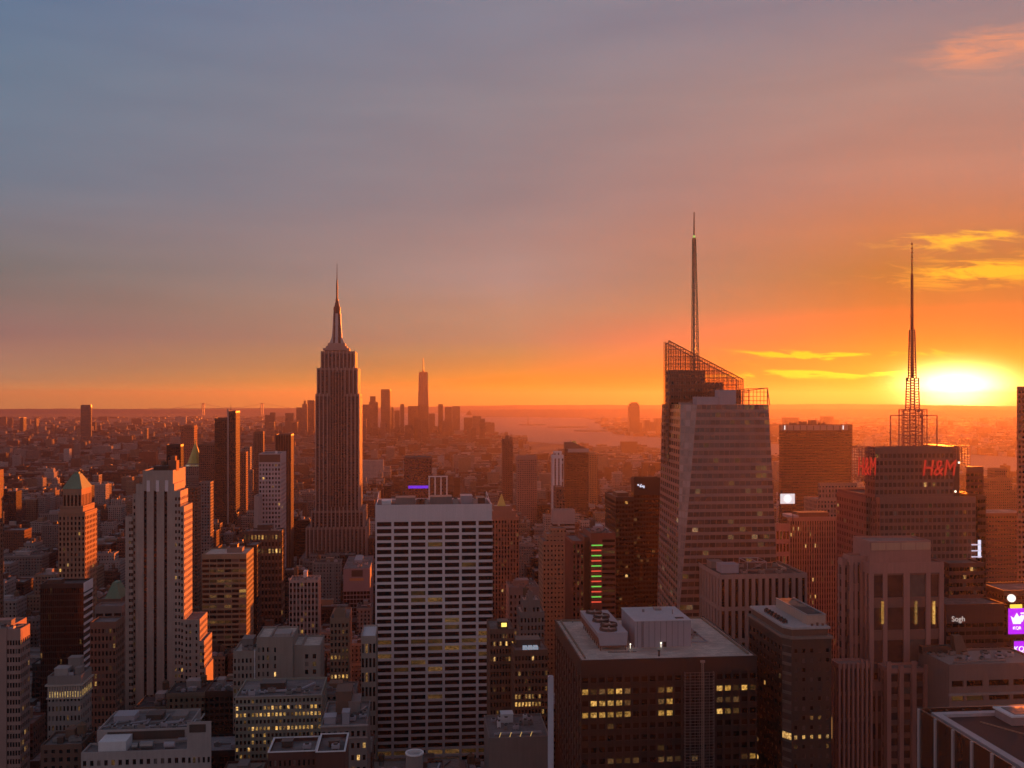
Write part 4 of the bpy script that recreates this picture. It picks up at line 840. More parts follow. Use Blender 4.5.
def roof_box_tower():
    Y = 398
    rows = {1: [0, 1, 2, 3, 4, 5, 9, 10], 2: [1, 2, 3, 4, 5, 9, 10], 3: [0, 1, 2, 3, 4, 5, 9, 10]}
    rowr = {1: [16, 17, 18, 19, 20], 2: [16, 17, 18], 3: [16, 17, 18], 7: [19, 20]}
    def lf(c, r):
        if c in rows.get(r, []): return 1 if R.random() < .72 else 2
        if c in rowr.get(r, []): return 1 if R.random() < .45 else 2
        if r == 7 and 2 < c < 14: return 2 if R.random() < .55 else 0
        if r in (6, 4): return 2 if R.random() < .1 else 0
        return 0
    cols = [((k + .14) / 21, (k + .86) / 21) for k in range(21)]
    root, bs = tower('roof_box_tower', 'near-black office tower with tan roof, pale rooftop box and scaffold down its face', 'office tower', Y, [
        dict(l=581, r=757, t=658, s=555, cap=6.2, cols=cols, flo=4.95, s0=.28, s1=.26, rs=.25, rw=.6, par=.5, faces='fl', scols=ucols(11, .3), slf=rnd_lit(0, .03, .7))], plain('black_stone', (.045, .028, .026), .5), span=plain('bronze_panel', (.035, .022, .02), .4), lf=lf, roof=ROOFP, mats=[GBROWN, lit('office_lit', (.10, .045, .006), (.90, .46, .085), .8, 1.1), GL[2], plain('grey_brown_panel', (.19, .15, .145), .4)])
    x0, x1, y0, y1, zt, _ = bs[0]; z = zt - .5
    m = MB(); i = 2.2
    for a in ((x0 + i, x1 - i, y1 - i - .5, y1 - i), (x0 + i, x0 + i + .5, y0 + 4, y1 - i - .5), (x1 - i - .5, x1 - i, y0 + 4, y1 - i - .5)): m.box(*a, z + .01, z + .8)
    m.build('kerb_ring', TAN, root)
    # plant box
    ya = y0 + 20; a, b = WX(635, ya), WX(691, ya); h = z + (645.5 - 619) / F * ya * 1.02
    yb = a / TA(621.5) if a > 0 else ya + 30
    m = MB(); m.box(a, b, ya, yb, z, h - .25); pb = m.build('plant_house', plain('plant_panel', (.36, .33, .37), .55, .25), root)
    m = MB(); m.box(a - .25, b + .25, ya - .25, yb + .25, h - .25, h); m.build('plant_roof', plain('pale_membrane', (.50, .49, .52), .9), pb)
    m = MB(); m.box(a + 12.6, a + 14, ya - .08, ya + .1, z, z + 2.3); m.build('door', DKMET, pb)
    m = MB(); m.box(b - 6, b - 2.4, ya + 3, ya + 5, h + .01, h + .3); m.build('hatch', DKMET, pb)
    for xx, yy in ((a + 11.6, ya - .2), (a - 2.3, ya - 1.0)):
        m = MB(); m.box(xx - .25, xx + .25, yy - .2, yy, z + 1.6, z + 2.1); m.bar((xx, yy + .05, z), (xx, yy + .05, z + 1.8), .12); m.build('bulkhead_lamp', emit('white_lamp%d' % int(xx), (1, .9, .7), 2.5), root)
    # cooling tower bank on legs
    yc = y0 + 16; ca, cb = WX(597.5, yc), WX(628, yc); yd = yc + 45; zb_, zt_ = z + 2.2, z + 7.8
    m = MB(); m.loft([(ca + 1.2, yc, zb_), (cb - .6, yc, zb_), (cb - .6, yd, zb_), (ca + 1.2, yd, zb_)], [(ca, yc, zt_), (cb, yc, zt_), (cb, yd, zt_), (ca, yd, zt_)]); cw = m.build('cooling_tower', LAV, root)
    m = MB()
    for k in range(13): m.box(ca + .5, ca + .8, yc + .6 + 3.4 * k, yc + 3.0 + 3.4 * k, zb_ + .4, zt_ - .8)
    m.build('louver', RUST, cw)
    m = MB()
    for k in range(10):
        for xx in (ca + 1.4, cb - 1): m.box(xx - .2, xx + .2, yc + .3 + 4.6 * k, yc + .7 + 4.6 * k, z, zb_)
    m.box(ca + .8, cb - .2, yc - .4, yc - .1, zb_ - .5, zb_ - .1); m.build('support_frame', RUST, cw)
    for k in range(5):
        for s in (0,):
            m = MB(); cx, cy = (ca + cb) / 2 + (1.0 if k % 2 else -1.0), yc + 5 + 8.6 * k; m.cyl(cx, cy, zt_, zt_ + 1.1, 4.0, 3.7, 18, cap=False); m.cyl(cx, cy, zt_, zt_ + .3, 3.6, n=18)
            fo = m.build('fan_ring', DKMET, cw); g = MB()
            for j in range(5): an = j * 1.2566; g.bar((cx, cy, zt_ + .6), (cx + math.cos(an) * 3.3, cy + math.sin(an) * 3.3, zt_ + .6), .6)
            g.build('fan_blade', STEEL, fo)
    m = MB(); X, yy = WX(659, y0 + 5), y0 + 5; m.cyl(X, yy, z, z + 2.2, .42, .36, 8); m.cyl(X, yy, z + 2.2, z + 2.5, .6, n=8); m.build('vent_pipe', BLACK, root)
    for k in range(6): m = MB(); m.cyl(x0 + 8 + 11 * k, y1 - 5 - k, z, z + .9, .3, n=8); m.build('vent_pipe', STEEL, root)
    duct(root, [(cb + 2, y1 - 9), (a - 3, y1 - 9), (a - 3, ya + 4)], z, .5, STEEL); duct(root, [(b + 2, ya + 6), (b + 9, ya + 6), (b + 9, y1 - 8)], z, .45, LAV)
    m = MB()
    for k in range(24): yy = y0 + 2 + (y1 - y0 - 4) * k / 23; m.bar((x1 - 1.2, yy, z), (x1 - 1.2, yy, z + 1.1), .08)
    m.bar((x1 - 1.2, y0 + 2, z + 1.1), (x1 - 1.2, y1 - 2, z + 1.1), .1); m.build('roof_railing', STEEL, root)
    for k in range(5): cooler(root, b + 4 + 3.2 * (k % 2), ya + 14 + 4.5 * k, z, 2, 1.8, 1.4, STEEL)
    m = MB(); m.bar((a + 3, ya - .3, z), (a + 3, ya - .3, h), .09); m.bar((a + 3.6, ya - .3, z), (a + 3.6, ya - .3, h), .09)
    for k in range(14): m.bar((a + 3, ya - .3, z + .6 + .75 * k), (a + 3.6, ya - .3, z + .6 + .75 * k), .06)
    m.build('ladder', DKMET, pb); m = MB(); m.cyl(a + 20, ya + 12, h, h + 2.2, .25, n=8); m.cyl(a + 8, ya + 18, h, h + 1.2, .6, n=10); m.box(a + 14, a + 17, ya + 20, ya + 24, h, h + 1); m.build('roof_vent', STEEL, pb)
    for k in range(9): m = MB(); m.box(a + 1 + 2.6 * k, a + 1.12 + 2.6 * k, ya - .06, ya - .005, z, h - .3); m.build('panel_joint', DKBR, pb)
    m = MB(); m.bar((ca + 4, yc - 3, z + .2), (cb + 3, yc - 3.4, z + .2), .25); m.build('conduit', DKMET, root)
    # scaffold hoist on the face: stands on the ground, a thing of its own
    sc = thing('scaffold_hoist', (WX(698, Y), Y - 1.5, 0), 'steel lattice scaffold with hoist mast on the black roof-box tower face', 'scaffold')
    xa, xb = WX(684.2, Y), WX(712.8, Y); top = WZ(672, 698, Y - 1); g = MB(); zl = 60.0
    n = 6
    for k in range(n + 1): xx = xa + (xb - xa) * k / n; g.bar((xx, Y - 1.9, zl - 60), (xx, Y - 1.9, top), .16); 
    for xx in (xa, xb): g.bar((xx, Y - .4, 0), (xx, Y - .4, top), .16)
    zq = top
    while zq > zl:
        g.bar((xa, Y - 1.9, zq), (xb, Y - 1.9, zq), .16); g.bar((xa, Y - .4, zq), (xa, Y - 1.9, zq), .12); g.bar((xb, Y - .4, zq), (xb, Y - 1.9, zq), .12)
        zq -= 1.25
    g.build('lattice', plain('scaffold_steel', (.24, .18, .17), .6), sc)
    X = WX(700.8, Y); g = MB(); tz = WZ(661.5, 700, Y - 1)
    for a, b in ((-.35, -.35), (.35, -.35), (.35, .35), (-.35, .35)): g.bar((X + a, Y - 2.7 + b, 0), (X + a, Y - 2.7 + b, tz), .14)
    zq = tz
    while zq > zl: g.bar((X - .35, Y - 3.05, zq), (X + .35, Y - 3.05, zq - .8), .1); zq -= .8
    g.box(X - .9, X + .9, Y - 3.2, Y - 2.2, tz, tz + .8); g.build('hoist_mast', plain('tan_steel', (.40, .27, .22), .6), sc)


def sloped_glass_tower():
    Y = 560
    root = thing('sloped_glass_tower', (WX(725, 590), 590, 0), 'tall faceted glass tower with sloping latticed crown and thin spire', 'skyscraper')
    z = lambda py, px, y: WZ(py, px, y)
    P3 = lambda px, y, py: (WX(px, y), y, z(py, px, y))
    zg = z(640, 720, Y); zt = z(404.5, 720, Y + 4)
    top = [(WX(697, 560), 560), (WX(768.6, 560), 560), (WX(768.6, 560) - 1, 625), (WX(662, 625), 625), (WX(680.3, 574), 574)]
    bot = [(WX(676.5, 553), 553), (WX(781, 553), 553), (WX(781, 553), 632), (WX(657, 632), 632), (WX(676.3, 553.6), 553.6)]
    FOOT.append((bot[3][0], bot[1][0], 553, 632, 290))
    wall = plain('glass_spandrel', (.33, .19, .17), .25, .25); fac = plain('facet_glass', (.30, .2, .185), .25, .3)  # facet kept paler than the walls: its reflection is put into the colour
    Wm, Rm, P = MB(), MB(), []
    gl = [glass('tower_glass', (.065, .033, .03), .12, 1.0), lit('bright_room', (.05, .02, .006), (1, .60, .25), .22, 1.6), GL[2], glass('tower_blind', (.09, .05, .045), .2)]
    def lf(c, r): x = R.random(); return 1 if x < (.035 if r > 10 else .008) else 2 if x < .10 else 3 if x < .35 else 0
    B = lambda i: (*bot[i], zg); T = lambda i: (*top[i], zt)
    facade(Wm, P, B(0), B(1), T(1), T(0), ucols(15, .07), 31, .36, .06, 0.0, .3, 0, lf)
    facade(Wm, P, B(3), B(4), T(4), T(3), ucols(9, .08), 31, .36, .06, 0.0, .3, 0, lf)
    P2 = []
    facade(Wm, P2, B(4), B(0), T(0), T(4), ucols(3, .04), 31, .16, .04, 0.0, .12, 1, lambda c, r: 0)
    for a, b in ((1, 2), (2, 3)): Wm.poly((B(a), B(b), T(b), T(a)), 0)
    for k in range(5): j = (k + 1) % 5; Wm.poly(((*bot[k], 0), (*bot[j], 0), (*bot[j], zg), (*bot[k], zg)), 0)
    Rm.poly([(*p, zt - .02) for p in top]); Rm.build('roof', ROOFG, root)
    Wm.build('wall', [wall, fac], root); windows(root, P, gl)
    m = MB()
    for q, k in P2: m.poly(q)
    m.build('facet_glazing', glass('facet_pane', (.24, .165, .155), .2, 1.0), root)  # pale pane colour carries the facet's reflection
    # rear volume: solid core under a sloping open lattice screen
    y0, y1 = 600, 612
    A0, A1 = WX(664.2, 611), WX(740, 606)
    def slope(x): return z(339.5, 664, 590) + (z(379, 740, 590) - z(339.5, 664, 590)) * (x - A0) / (A1 - A0)
    c = MB(); x703, x721 = WX(703, 606), WX(721, 606); zs1, zs2 = z(369.5, 690, 590), z(382, 712, 590)
    c.box(A0 + 1, x703, y0 + 1, y1 - 1, zt - 40, zs1); c.box(x703, x721, y0 + 1, y1 - 1, zt - 1, zs2); c.box(x721, A1 - 1, y0 + 1, y1 - 1, zt - 1, z(390, 730, 590)); c.build('crown_core', facade_mat('crown_core_wall', (.2, .12, .10), 2.6, 4.4, .8, .5, .06, ls=.8, vary=0), root)
    lat = plain('lattice_steel', (.16, .105, .09), .5)
    def screen(y, xa, xb, zf, zb, dv, dh, name='lattice_screen'):
        s = MB(); n = max(2, round((xb - xa) / dv))
        for k in range(n + 1):
            x = xa + (xb - xa) * k / n; s.box(x - .15, x + .15, y - .1, y + .1, zb, zf(x))
        h = zb + dh; hi = max(zf(xa), zf(xb))
        while h < hi:
            xe = xb
            if zf(xb) < h: xe = xa + (xb - xa) * (zf(xa) - h) / max(.01, zf(xa) - zf(xb))
            xs = xa
            if zf(xa) < h: xs = xb - (xb - xa) * (zf(xb) - h) / max(.01, zf(xb) - zf(xa)); xe = xb
            s.box(xs, xe, y - .06, y + .06, h - .16, h + .16); h += dh
        s.bar((xa, y, zf(xa)), (xb, y, zf(xb)), .55); s.bar((xa, y, zb), (xa, y, zf(xa)), .5); s.bar((xb, y, zb), (xb, y, zf(xb)), .5)
        return s.build(name, lat, root)
    screen(y0, A0, A1, slope, zt - 38, 1.55, 2.2); screen(y1, A0 + 1.5, A1, slope, zt - 1, 3.1, 4.4)
    # glazing of the screen: thin smoked panes that let the sky through
    gm = bpy.data.materials.new('screen_pane'); gm.use_nodes = True; q = NT(gm.node_tree)
    tr = q.n('ShaderNodeBsdfTransparent'); tr.inputs[0].default_value = (.78, .64, .50, 1); go = q.n('ShaderNodeBsdfGlossy'); go.inputs['Roughness'].default_value = .1; go.inputs[0].default_value = (.7, .7, .7, 1)
    mx = q.n('ShaderNodeMixShader'); mx.inputs[0].default_value = .08; q.l(tr.outputs[0], mx.inputs[1]); q.l(go.outputs[0], mx.inputs[2]); o = q.n('ShaderNodeOutputMaterial'); q.l(mx.outputs[0], o.inputs[0])
    for y in (y0 + .3, y1 - .3): g = MB(); g.poly(((A0, y, zt - 38), (A1, y, zt - 38), (A1, y, slope(A1)), (A0, y, slope(A0)))); g.build('screen_glass', gm, root)
    s = MB()
    for k in range(4):
        y = y0 + (y1 - y0) * k / 3; s.box(A0 - .1, A0 + .1, y - .12, y + .12, zt - 38, slope(A0)); s.box(A1 - .1, A1 + .1, y - .12, y + .12, zt - 1, slope(A1))
    h = zt - 38
    while h < slope(A0): s.box(A0 - .06, A0 + .06, y0, y1, h - .1, h + .1); h += 2.2
    s.build('lattice_screen', lat, root)
    ra, rb = WX(742.5, 572), WX(767.5, 572); zr = lambda x: z(391.2, 742, 572) + (z(388.0, 765, 572) - z(391.2, 742, 572)) * (x - ra) / (rb - ra)
    screen(572, ra, rb, zr, zt - .3, 2.4, 2.6); screen(606, ra, rb, zr, zt - .3, 2.8, 2.6)
    s = MB(); s.bar((rb, 572, zr(rb)), (WX(769, 562), 561, zt), .5); s.bar((rb, 572, zr(rb)), (rb, 606, zr(rb)), .4); s.build('lattice_screen', lat, root)
    m = MB(); m.box(WX(697, 568), WX(719.5, 568), 568, 577, zt, z(396.7, 708, 568)); m.build('roof_box', LAV, root)
    m = MB(); m.box(WX(719.5, 567), WX(736, 567), 567, 576, zt, z(389.8, 728, 567)); m.build('roof_box', LAV, root)
    m = MB(); m.box(WX(683, 566), WX(695, 566), 572, 576, zt, zt + 1.2); m.bar((WX(685, 566), 568, zt + .2), (WX(695, 566), 566, zt + 3), .3); m.build('window_crane', STEEL, root)
    # spire
    X, y = WX(695.6, 604), 604; zb_, zm, ztp = slope(X) - 26, z(238, 694.6, 604), z(212, 694.3, 604); s = MB()
    w0, w1 = 2.2, .85
    lerp = lambda a, b, t_: a + (b - a) * t_
    n = 22; cr = [(-1, -1), (1, -1), (1, 1), (-1, 1)]
    def pt(k, a, b): t_ = k / n; w = lerp(w0, w1, t_); return (X - 1.0 * t_ + a * w, y + b * w, lerp(zb_, zm, t_))
    for a, b in cr: s.bar(pt(0, a, b), pt(n, a, b), .42)
    for k in range(n + 1):
        for i in range(4):
            a, b = cr[i], cr[(i + 1) % 4]; s.bar(pt(k, *a), pt(k, *b), .25)
            if k < n: s.bar(pt(k, *a), pt(k + 1, *b), .2)
    s.build('spire', plain('green_steel', (.24, .26, .16), .5, .3), root)
    s = MB(); s.cyl(X - .9, y, zb_, zm, 0.7, .4, 10); s.build('spire_core', plain('spire_tube', (.42, .36, .28), .5), root)
    s = MB(); s.cyl(X - 1.0, y, zm, ztp, .55, .3, 8); s.build('spire_tip', DKMET, root)
    s = MB(); s.cyl(X - 1.0, y, zm + .2, zm + 1.6, .75, n=8); s.build('beacon', emit('green_beacon', (.5, .8, .2), .8), root)


def right_group():
    root, bs = tower('vertical_pier_block', 'rose-brown office block of tall vertical piers below the sloped glass tower', 'office tower', 515, [
        dict(l=720, r=807, t=574, s=694.6, cap=2.2, cols=ucols(13, .52), flo=17.5, s0=.1, s1=.02, rs=.15, rw=1.2, scols=ucols(9, .52), faces='fl', lf=lambda c, r: 0, slf=lambda c, r: 0)], plain('rose_precast', (.37, .25, .225)), mats=[GBROWN] * 4, roof=ROOFD)
    x0, x1, y0, y1, zt, _ = bs[0]; z = zt - 1
    bulkhead(root, x0 + 4, x0 + 14, y0 + 10, y0 + 19, z, 4.4, LAV); bulkhead(root, x0 + 3, x0 + 10, y0 + 26, y0 + 34, z, 3.5, GREY)
    m = MB(); xa, xb = x0 + 21, x0 + 32
    for xx in (xa, xb):
        for yy in (y0 + 16, y0 + 30): m.bar((xx, yy, z), (xx, yy, z + 5), .3)
    for yy in (y0 + 16, y0 + 30): m.bar((xa, yy, z + 5), (xb, yy, z + 5), .35)
    for xx in (xa, (xa + xb) / 2, xb): m.bar((xx, y0 + 16, z + 5), (xx, y0 + 30, z + 5), .3)
    m.bar((xa, y0 + 16, z), (xb, y0 + 16, z + 5), .2); m.build('steel_gantry', LAV, root)
    for k in range(6): cooler(root, x0 + 16 + 5 * k, y0 + 7 + (k % 2) * 20, z, 3, 2.6, 1.8 + .3 * (k % 3), STEEL)
    duct(root, [(x0 + 16, y0 + 14), (x1 - 6, y0 + 15), (x1 - 6, y0 + 30)], z, .8)
    # chamfered dark tower
    Y = 400; root = thing('chamfered_tower', (WX(805, Y), Y, 0), 'dark tower with a cut-off corner, projecting pale roof slab and sunlit penthouse', 'office tower')
    zt = WZ(639, 805, Y); X0, X1 = WX(792, Y), WX(831.5, Y); Xl = WX(781.5, Y + 4.4)
    yb = Xl / TA(749); pl = [(X0, Y), (X1, Y), (X1, yb), (Xl, yb), (Xl, Y + 4.4)]; FOOT.append((Xl, X1, Y, yb, zt))
    Wm, P = MB(), []; zc = PYZ(800, X0, Y); nr = round((zt - 3 - zc) / 4.15)
    fl = rnd_lit(.0, .03, .0)
    def ff(c, r): return 1 if r == 9 and R.random() < .8 else 2 if r in (7, 9, 10) and R.random() < .5 else 3 if R.random() < .7 else 0
    q3 = lambda p, z_: (*p, z_)
    facade(Wm, P, q3(pl[0], zc), q3(pl[1], zc), q3(pl[1], zt - 3), q3(pl[0], zt - 3), ucols(5, .62), nr, .28, .3, 0, .3, 0, ff)
    facade(Wm, P, q3(pl[3], zc), q3(pl[4], zc), q3(pl[4], zt - 3), q3(pl[3], zt - 3), ucols(9, .5), nr, .25, .25, 0, .3, 0, rnd_lit(.02, .05, .05))
    facade(Wm, P, q3(pl[4], zc), q3(pl[0], zc), q3(pl[0], zt - 3), q3(pl[4], zt - 3), [(.06, .94)], nr, .2, .1, 0, .25, 1, lambda c, r: 1 if r == 9 else 3)
    for a, b in ((1, 2), (2, 3)): Wm.poly((q3(pl[a], 0), q3(pl[b], 0), q3(pl[b], zt), q3(pl[a], zt)))
    for k in range(5):
        a, b = pl[k], pl[(k + 1) % 5]; Wm.poly((q3(a, 0), q3(b, 0), q3(b, zc), q3(a, zc))) if k not in (1, 2) else None
        Wm.poly((q3(a, zt - 3), q3(b, zt - 3), q3(b, zt), q3(a, zt))) if k not in (1, 2) else None
    Wm.build('wall', [DKBR, plain('taupe_panel', (.17, .13, .115), .5)], root); windows(root, P, [GBROWN, GL[1], GL[2], glass('taupe_glass', (.10, .075, .07), .25)])
    def offs(k): return [(X0 - k * .4, Y - k), (X1 + k, Y - k), (X1 + k, yb + k), (Xl - k, yb + k), (Xl - k, Y + 4.4 - k * .4)]
    m = MB(); m.loft([q3(p, zt) for p in offs(.6)], [q3(p, zt + 1.0) for p in offs(.6)]); m.build('roof_ledge', plain('taupe_stone', (.24, .19, .165)), root)
    m = MB(); m.loft([q3(p, zt + 1.0) for p in offs(-1.2)], [q3(p, zt + 4) for p in offs(-1.2)]); m.build('attic_wall', BROWN, root)
    m = MB(); m.loft([q3(p, zt + 4) for p in offs(-.3)], [q3(p, zt + 4.9) for p in offs(-.3)]); m.build('roof', plain('pale_roof_slab', (.46, .41, .40), .9), root)
    z = zt + 4.9; m = MB(); a, b = WX(806, Y + 6), X1 - .4; m.box(a, b, Y + 5, yb - 4, z, z + 4); ph = m.build('penthouse', plain('sunlit_apricot', (.52, .36, .29)), root)  # orange light on the penthouse put into its wall colour
    m = MB(); m.box(a + .6, b - .6, Y + 5.6, yb - 4.6, z + 4.01, z + 4.1); m.build('penthouse_roof', ROOFD, ph)
    m = MB(); m.box(a - .2, b + .2, Y + 4.8, Y + 5.4, z + 4, z + 4.4); m.box(a - .2, a + .4, Y + 5.4, yb - 4, z + 4, z + 4.4); m.box(b - .4, b + .2, Y + 5.4, yb - 4, z + 4, z + 4.4); m.build('penthouse_coping', PALE, ph)
    for k in range(7): cooler(root, Xl + 3.2, Y + 9 + k * 3.6, z, 1.8, 2.2, 1.5, DKMET)
    for k in range(6): m = MB(); m.box(a + 1 + k * 2.4, a + 1.8 + k * 2.4, Y + 2.6, Y + 3.3, z, z + .9 + .4 * (k % 2)); m.build('vent', RUST, root)
    # brown tower with pale top band, and neighbours
    root, bs = tower('signed_brown_tower', 'big plain brown slab with a pale top band carrying white numerals', 'office tower', 1500, [dict(l=781.5, r=852.5, t=424.5, s=779, cap=9.5)], plain('umber_glass', (.14, .06, .045), .4), mode='mat', bay=2.2, flo=4.2, wu=.75, wv=.5, p=.012, rowlit=.1, ls=.5)
    x0, x1, y0, y1, zt, _ = bs[0]; m = MB(); m.box(x0 - .2, x1 - 8, y0 - .6, y0 - .05, zt - 9.3, zt - 1); m.build('sign_band', plain('band_panel', (.36, .25, .22)), root)
    m = MB()
    for k in range(9): xx = x0 + 8 + (x1 - x0 - 30) * k / 8; m.box(xx, xx + 1.4, y0 - .8, y0 - .61, zt - 9, zt - 1.6)
    m.build('louver', BROWN, root)
    for px in (843.2, 784.8): text_sign('numeral_sign', '1', 9.5, (WX(px, 1499), y0 - .9, zt - 5.2), 0, emit('numeral_white%d' % px, (1, .9, .85), 1.8), root)
    for k in range(4): bulkhead(root, x0 + 22 + 16 * k, x0 + 30 + 16 * k, y0 + 10, y0 + 24, zt - 1, 3.5 + k % 3 * 2, BROWN)
    tower('stepped_beige_block', 'beige block with tall attic windows in front of the brown numeral slab', 'office building', 950, [dict(l=820, r=857, t=483, s=818, cap=3), dict(l=815.5, r=849, t=499, dy=-5, d=30, cap=2)], plain('beige_rose', (.33, .2, .16)), mode='mat', bay=3.4, flo=5, wu=.45, wv=.62, p=.03)
    root, bs = tower('fine_striped_tower', 'brown tower of very fine vertical stripes left of the mast tower', 'office tower', 700, [
        dict(l=790, r=848, t=517.5, s=787.5, cap=2.5, cols=ucols(24, .5), flo=4.2, s0=.3, s1=.06, rs=.25, rw=.5, faces='fl')], plain('stripe_stone', (.36, .215, .165)), span=BROWN, mats=[GBROWN, GL[1], GL[2], GL[3]], lf=rnd_lit(.03, .08, .04))
    x0, x1, y0, y1, zt, _ = bs[0]; bulkhead(root, x0 + 9, x1 - 12, y0 + 7, y0 + 18, zt - 1, 3.6, BROWN); bulkhead(root, x0 + 2, x0 + 8, y0 + 3, y0 + 20, zt - 1, 1.8, LAV)
    tower('orange_mirror_block', 'narrow block mirroring orange sky just right of the fine-striped tower', 'office building', 720, [dict(l=849, r=857, t=521, d=24, cap=2)], plain('mirrored_sky_orange', (.55, .27, .12)), mode='mat', bay=3, flo=4.2, wu=.6, wv=.5, p=.05)  # mirrored orange sky put in as the wall's base colour
    root, bs = tower('pale_low_wing', 'pale low block of tall windows wedged beside the sloped glass tower', 'office building', 690, [dict(l=776, r=789.5, t=524, s=774.5, cap=4, cols=ucols(4, .4), flo=9, s0=.2, s1=.15, faces='f')], PINK, lf=rnd_lit(.02, .1), indiv=True)
    x0, x1, y0, y1, zt, _ = bs[0]; Yb = 695
    bb = thing('billboard', (WX(787, Yb), Yb, zt), 'glowing white screen with a pale disc on steel posts beside the sloped glass tower', 'billboard')
    xa, xb, za, zb_ = WX(780, Yb), WX(795, Yb), WZ(504, 787, Yb), WZ(493.4, 787, Yb); m = MB(); m.box(xa, xb, Yb, Yb + .8, za, zb_); m.build('screen_case', DKMET, bb)
    m = MB(); m.box(xa + .2, xb - .2, Yb - .12, Yb - .02, za + .2, zb_ - .2); sc = m.build('screen', emit('screen_white', (.80, .78, .82), .8), bb)
    m = MB(); n = 20; cx, cz = (xa + xb) / 2, (za + zb_) / 2; pts = [(cx + 3.1 * math.cos(6.2832 * k / n), cz + 3.1 * math.sin(6.2832 * k / n)) for k in range(n)]; m.loft([(a, Yb - .2, b) for a, b in pts], [(a, Yb - .14, b) for a, b in pts]); m.build('disc', emit('disc_white', (1, .98, 1), 1.0), sc)
    m = MB(); [m.bar((x, Yb + .4, zt - 1), (x, Yb + .4, za), .4) for x in (xa + 1.5, xb - 1.5)]; m.build('post', DKMET, bb)
    m = MB(); m.cyl(WX(777, Yb), Yb, zt - 1, WZ(492.5, 777, Yb), .25, n=6); m.cyl(WX(777, Yb), Yb, WZ(494.5, 777, Yb), WZ(492.3, 777, Yb), .8, n=8); p_ = m.build('pole', LAV, bb)


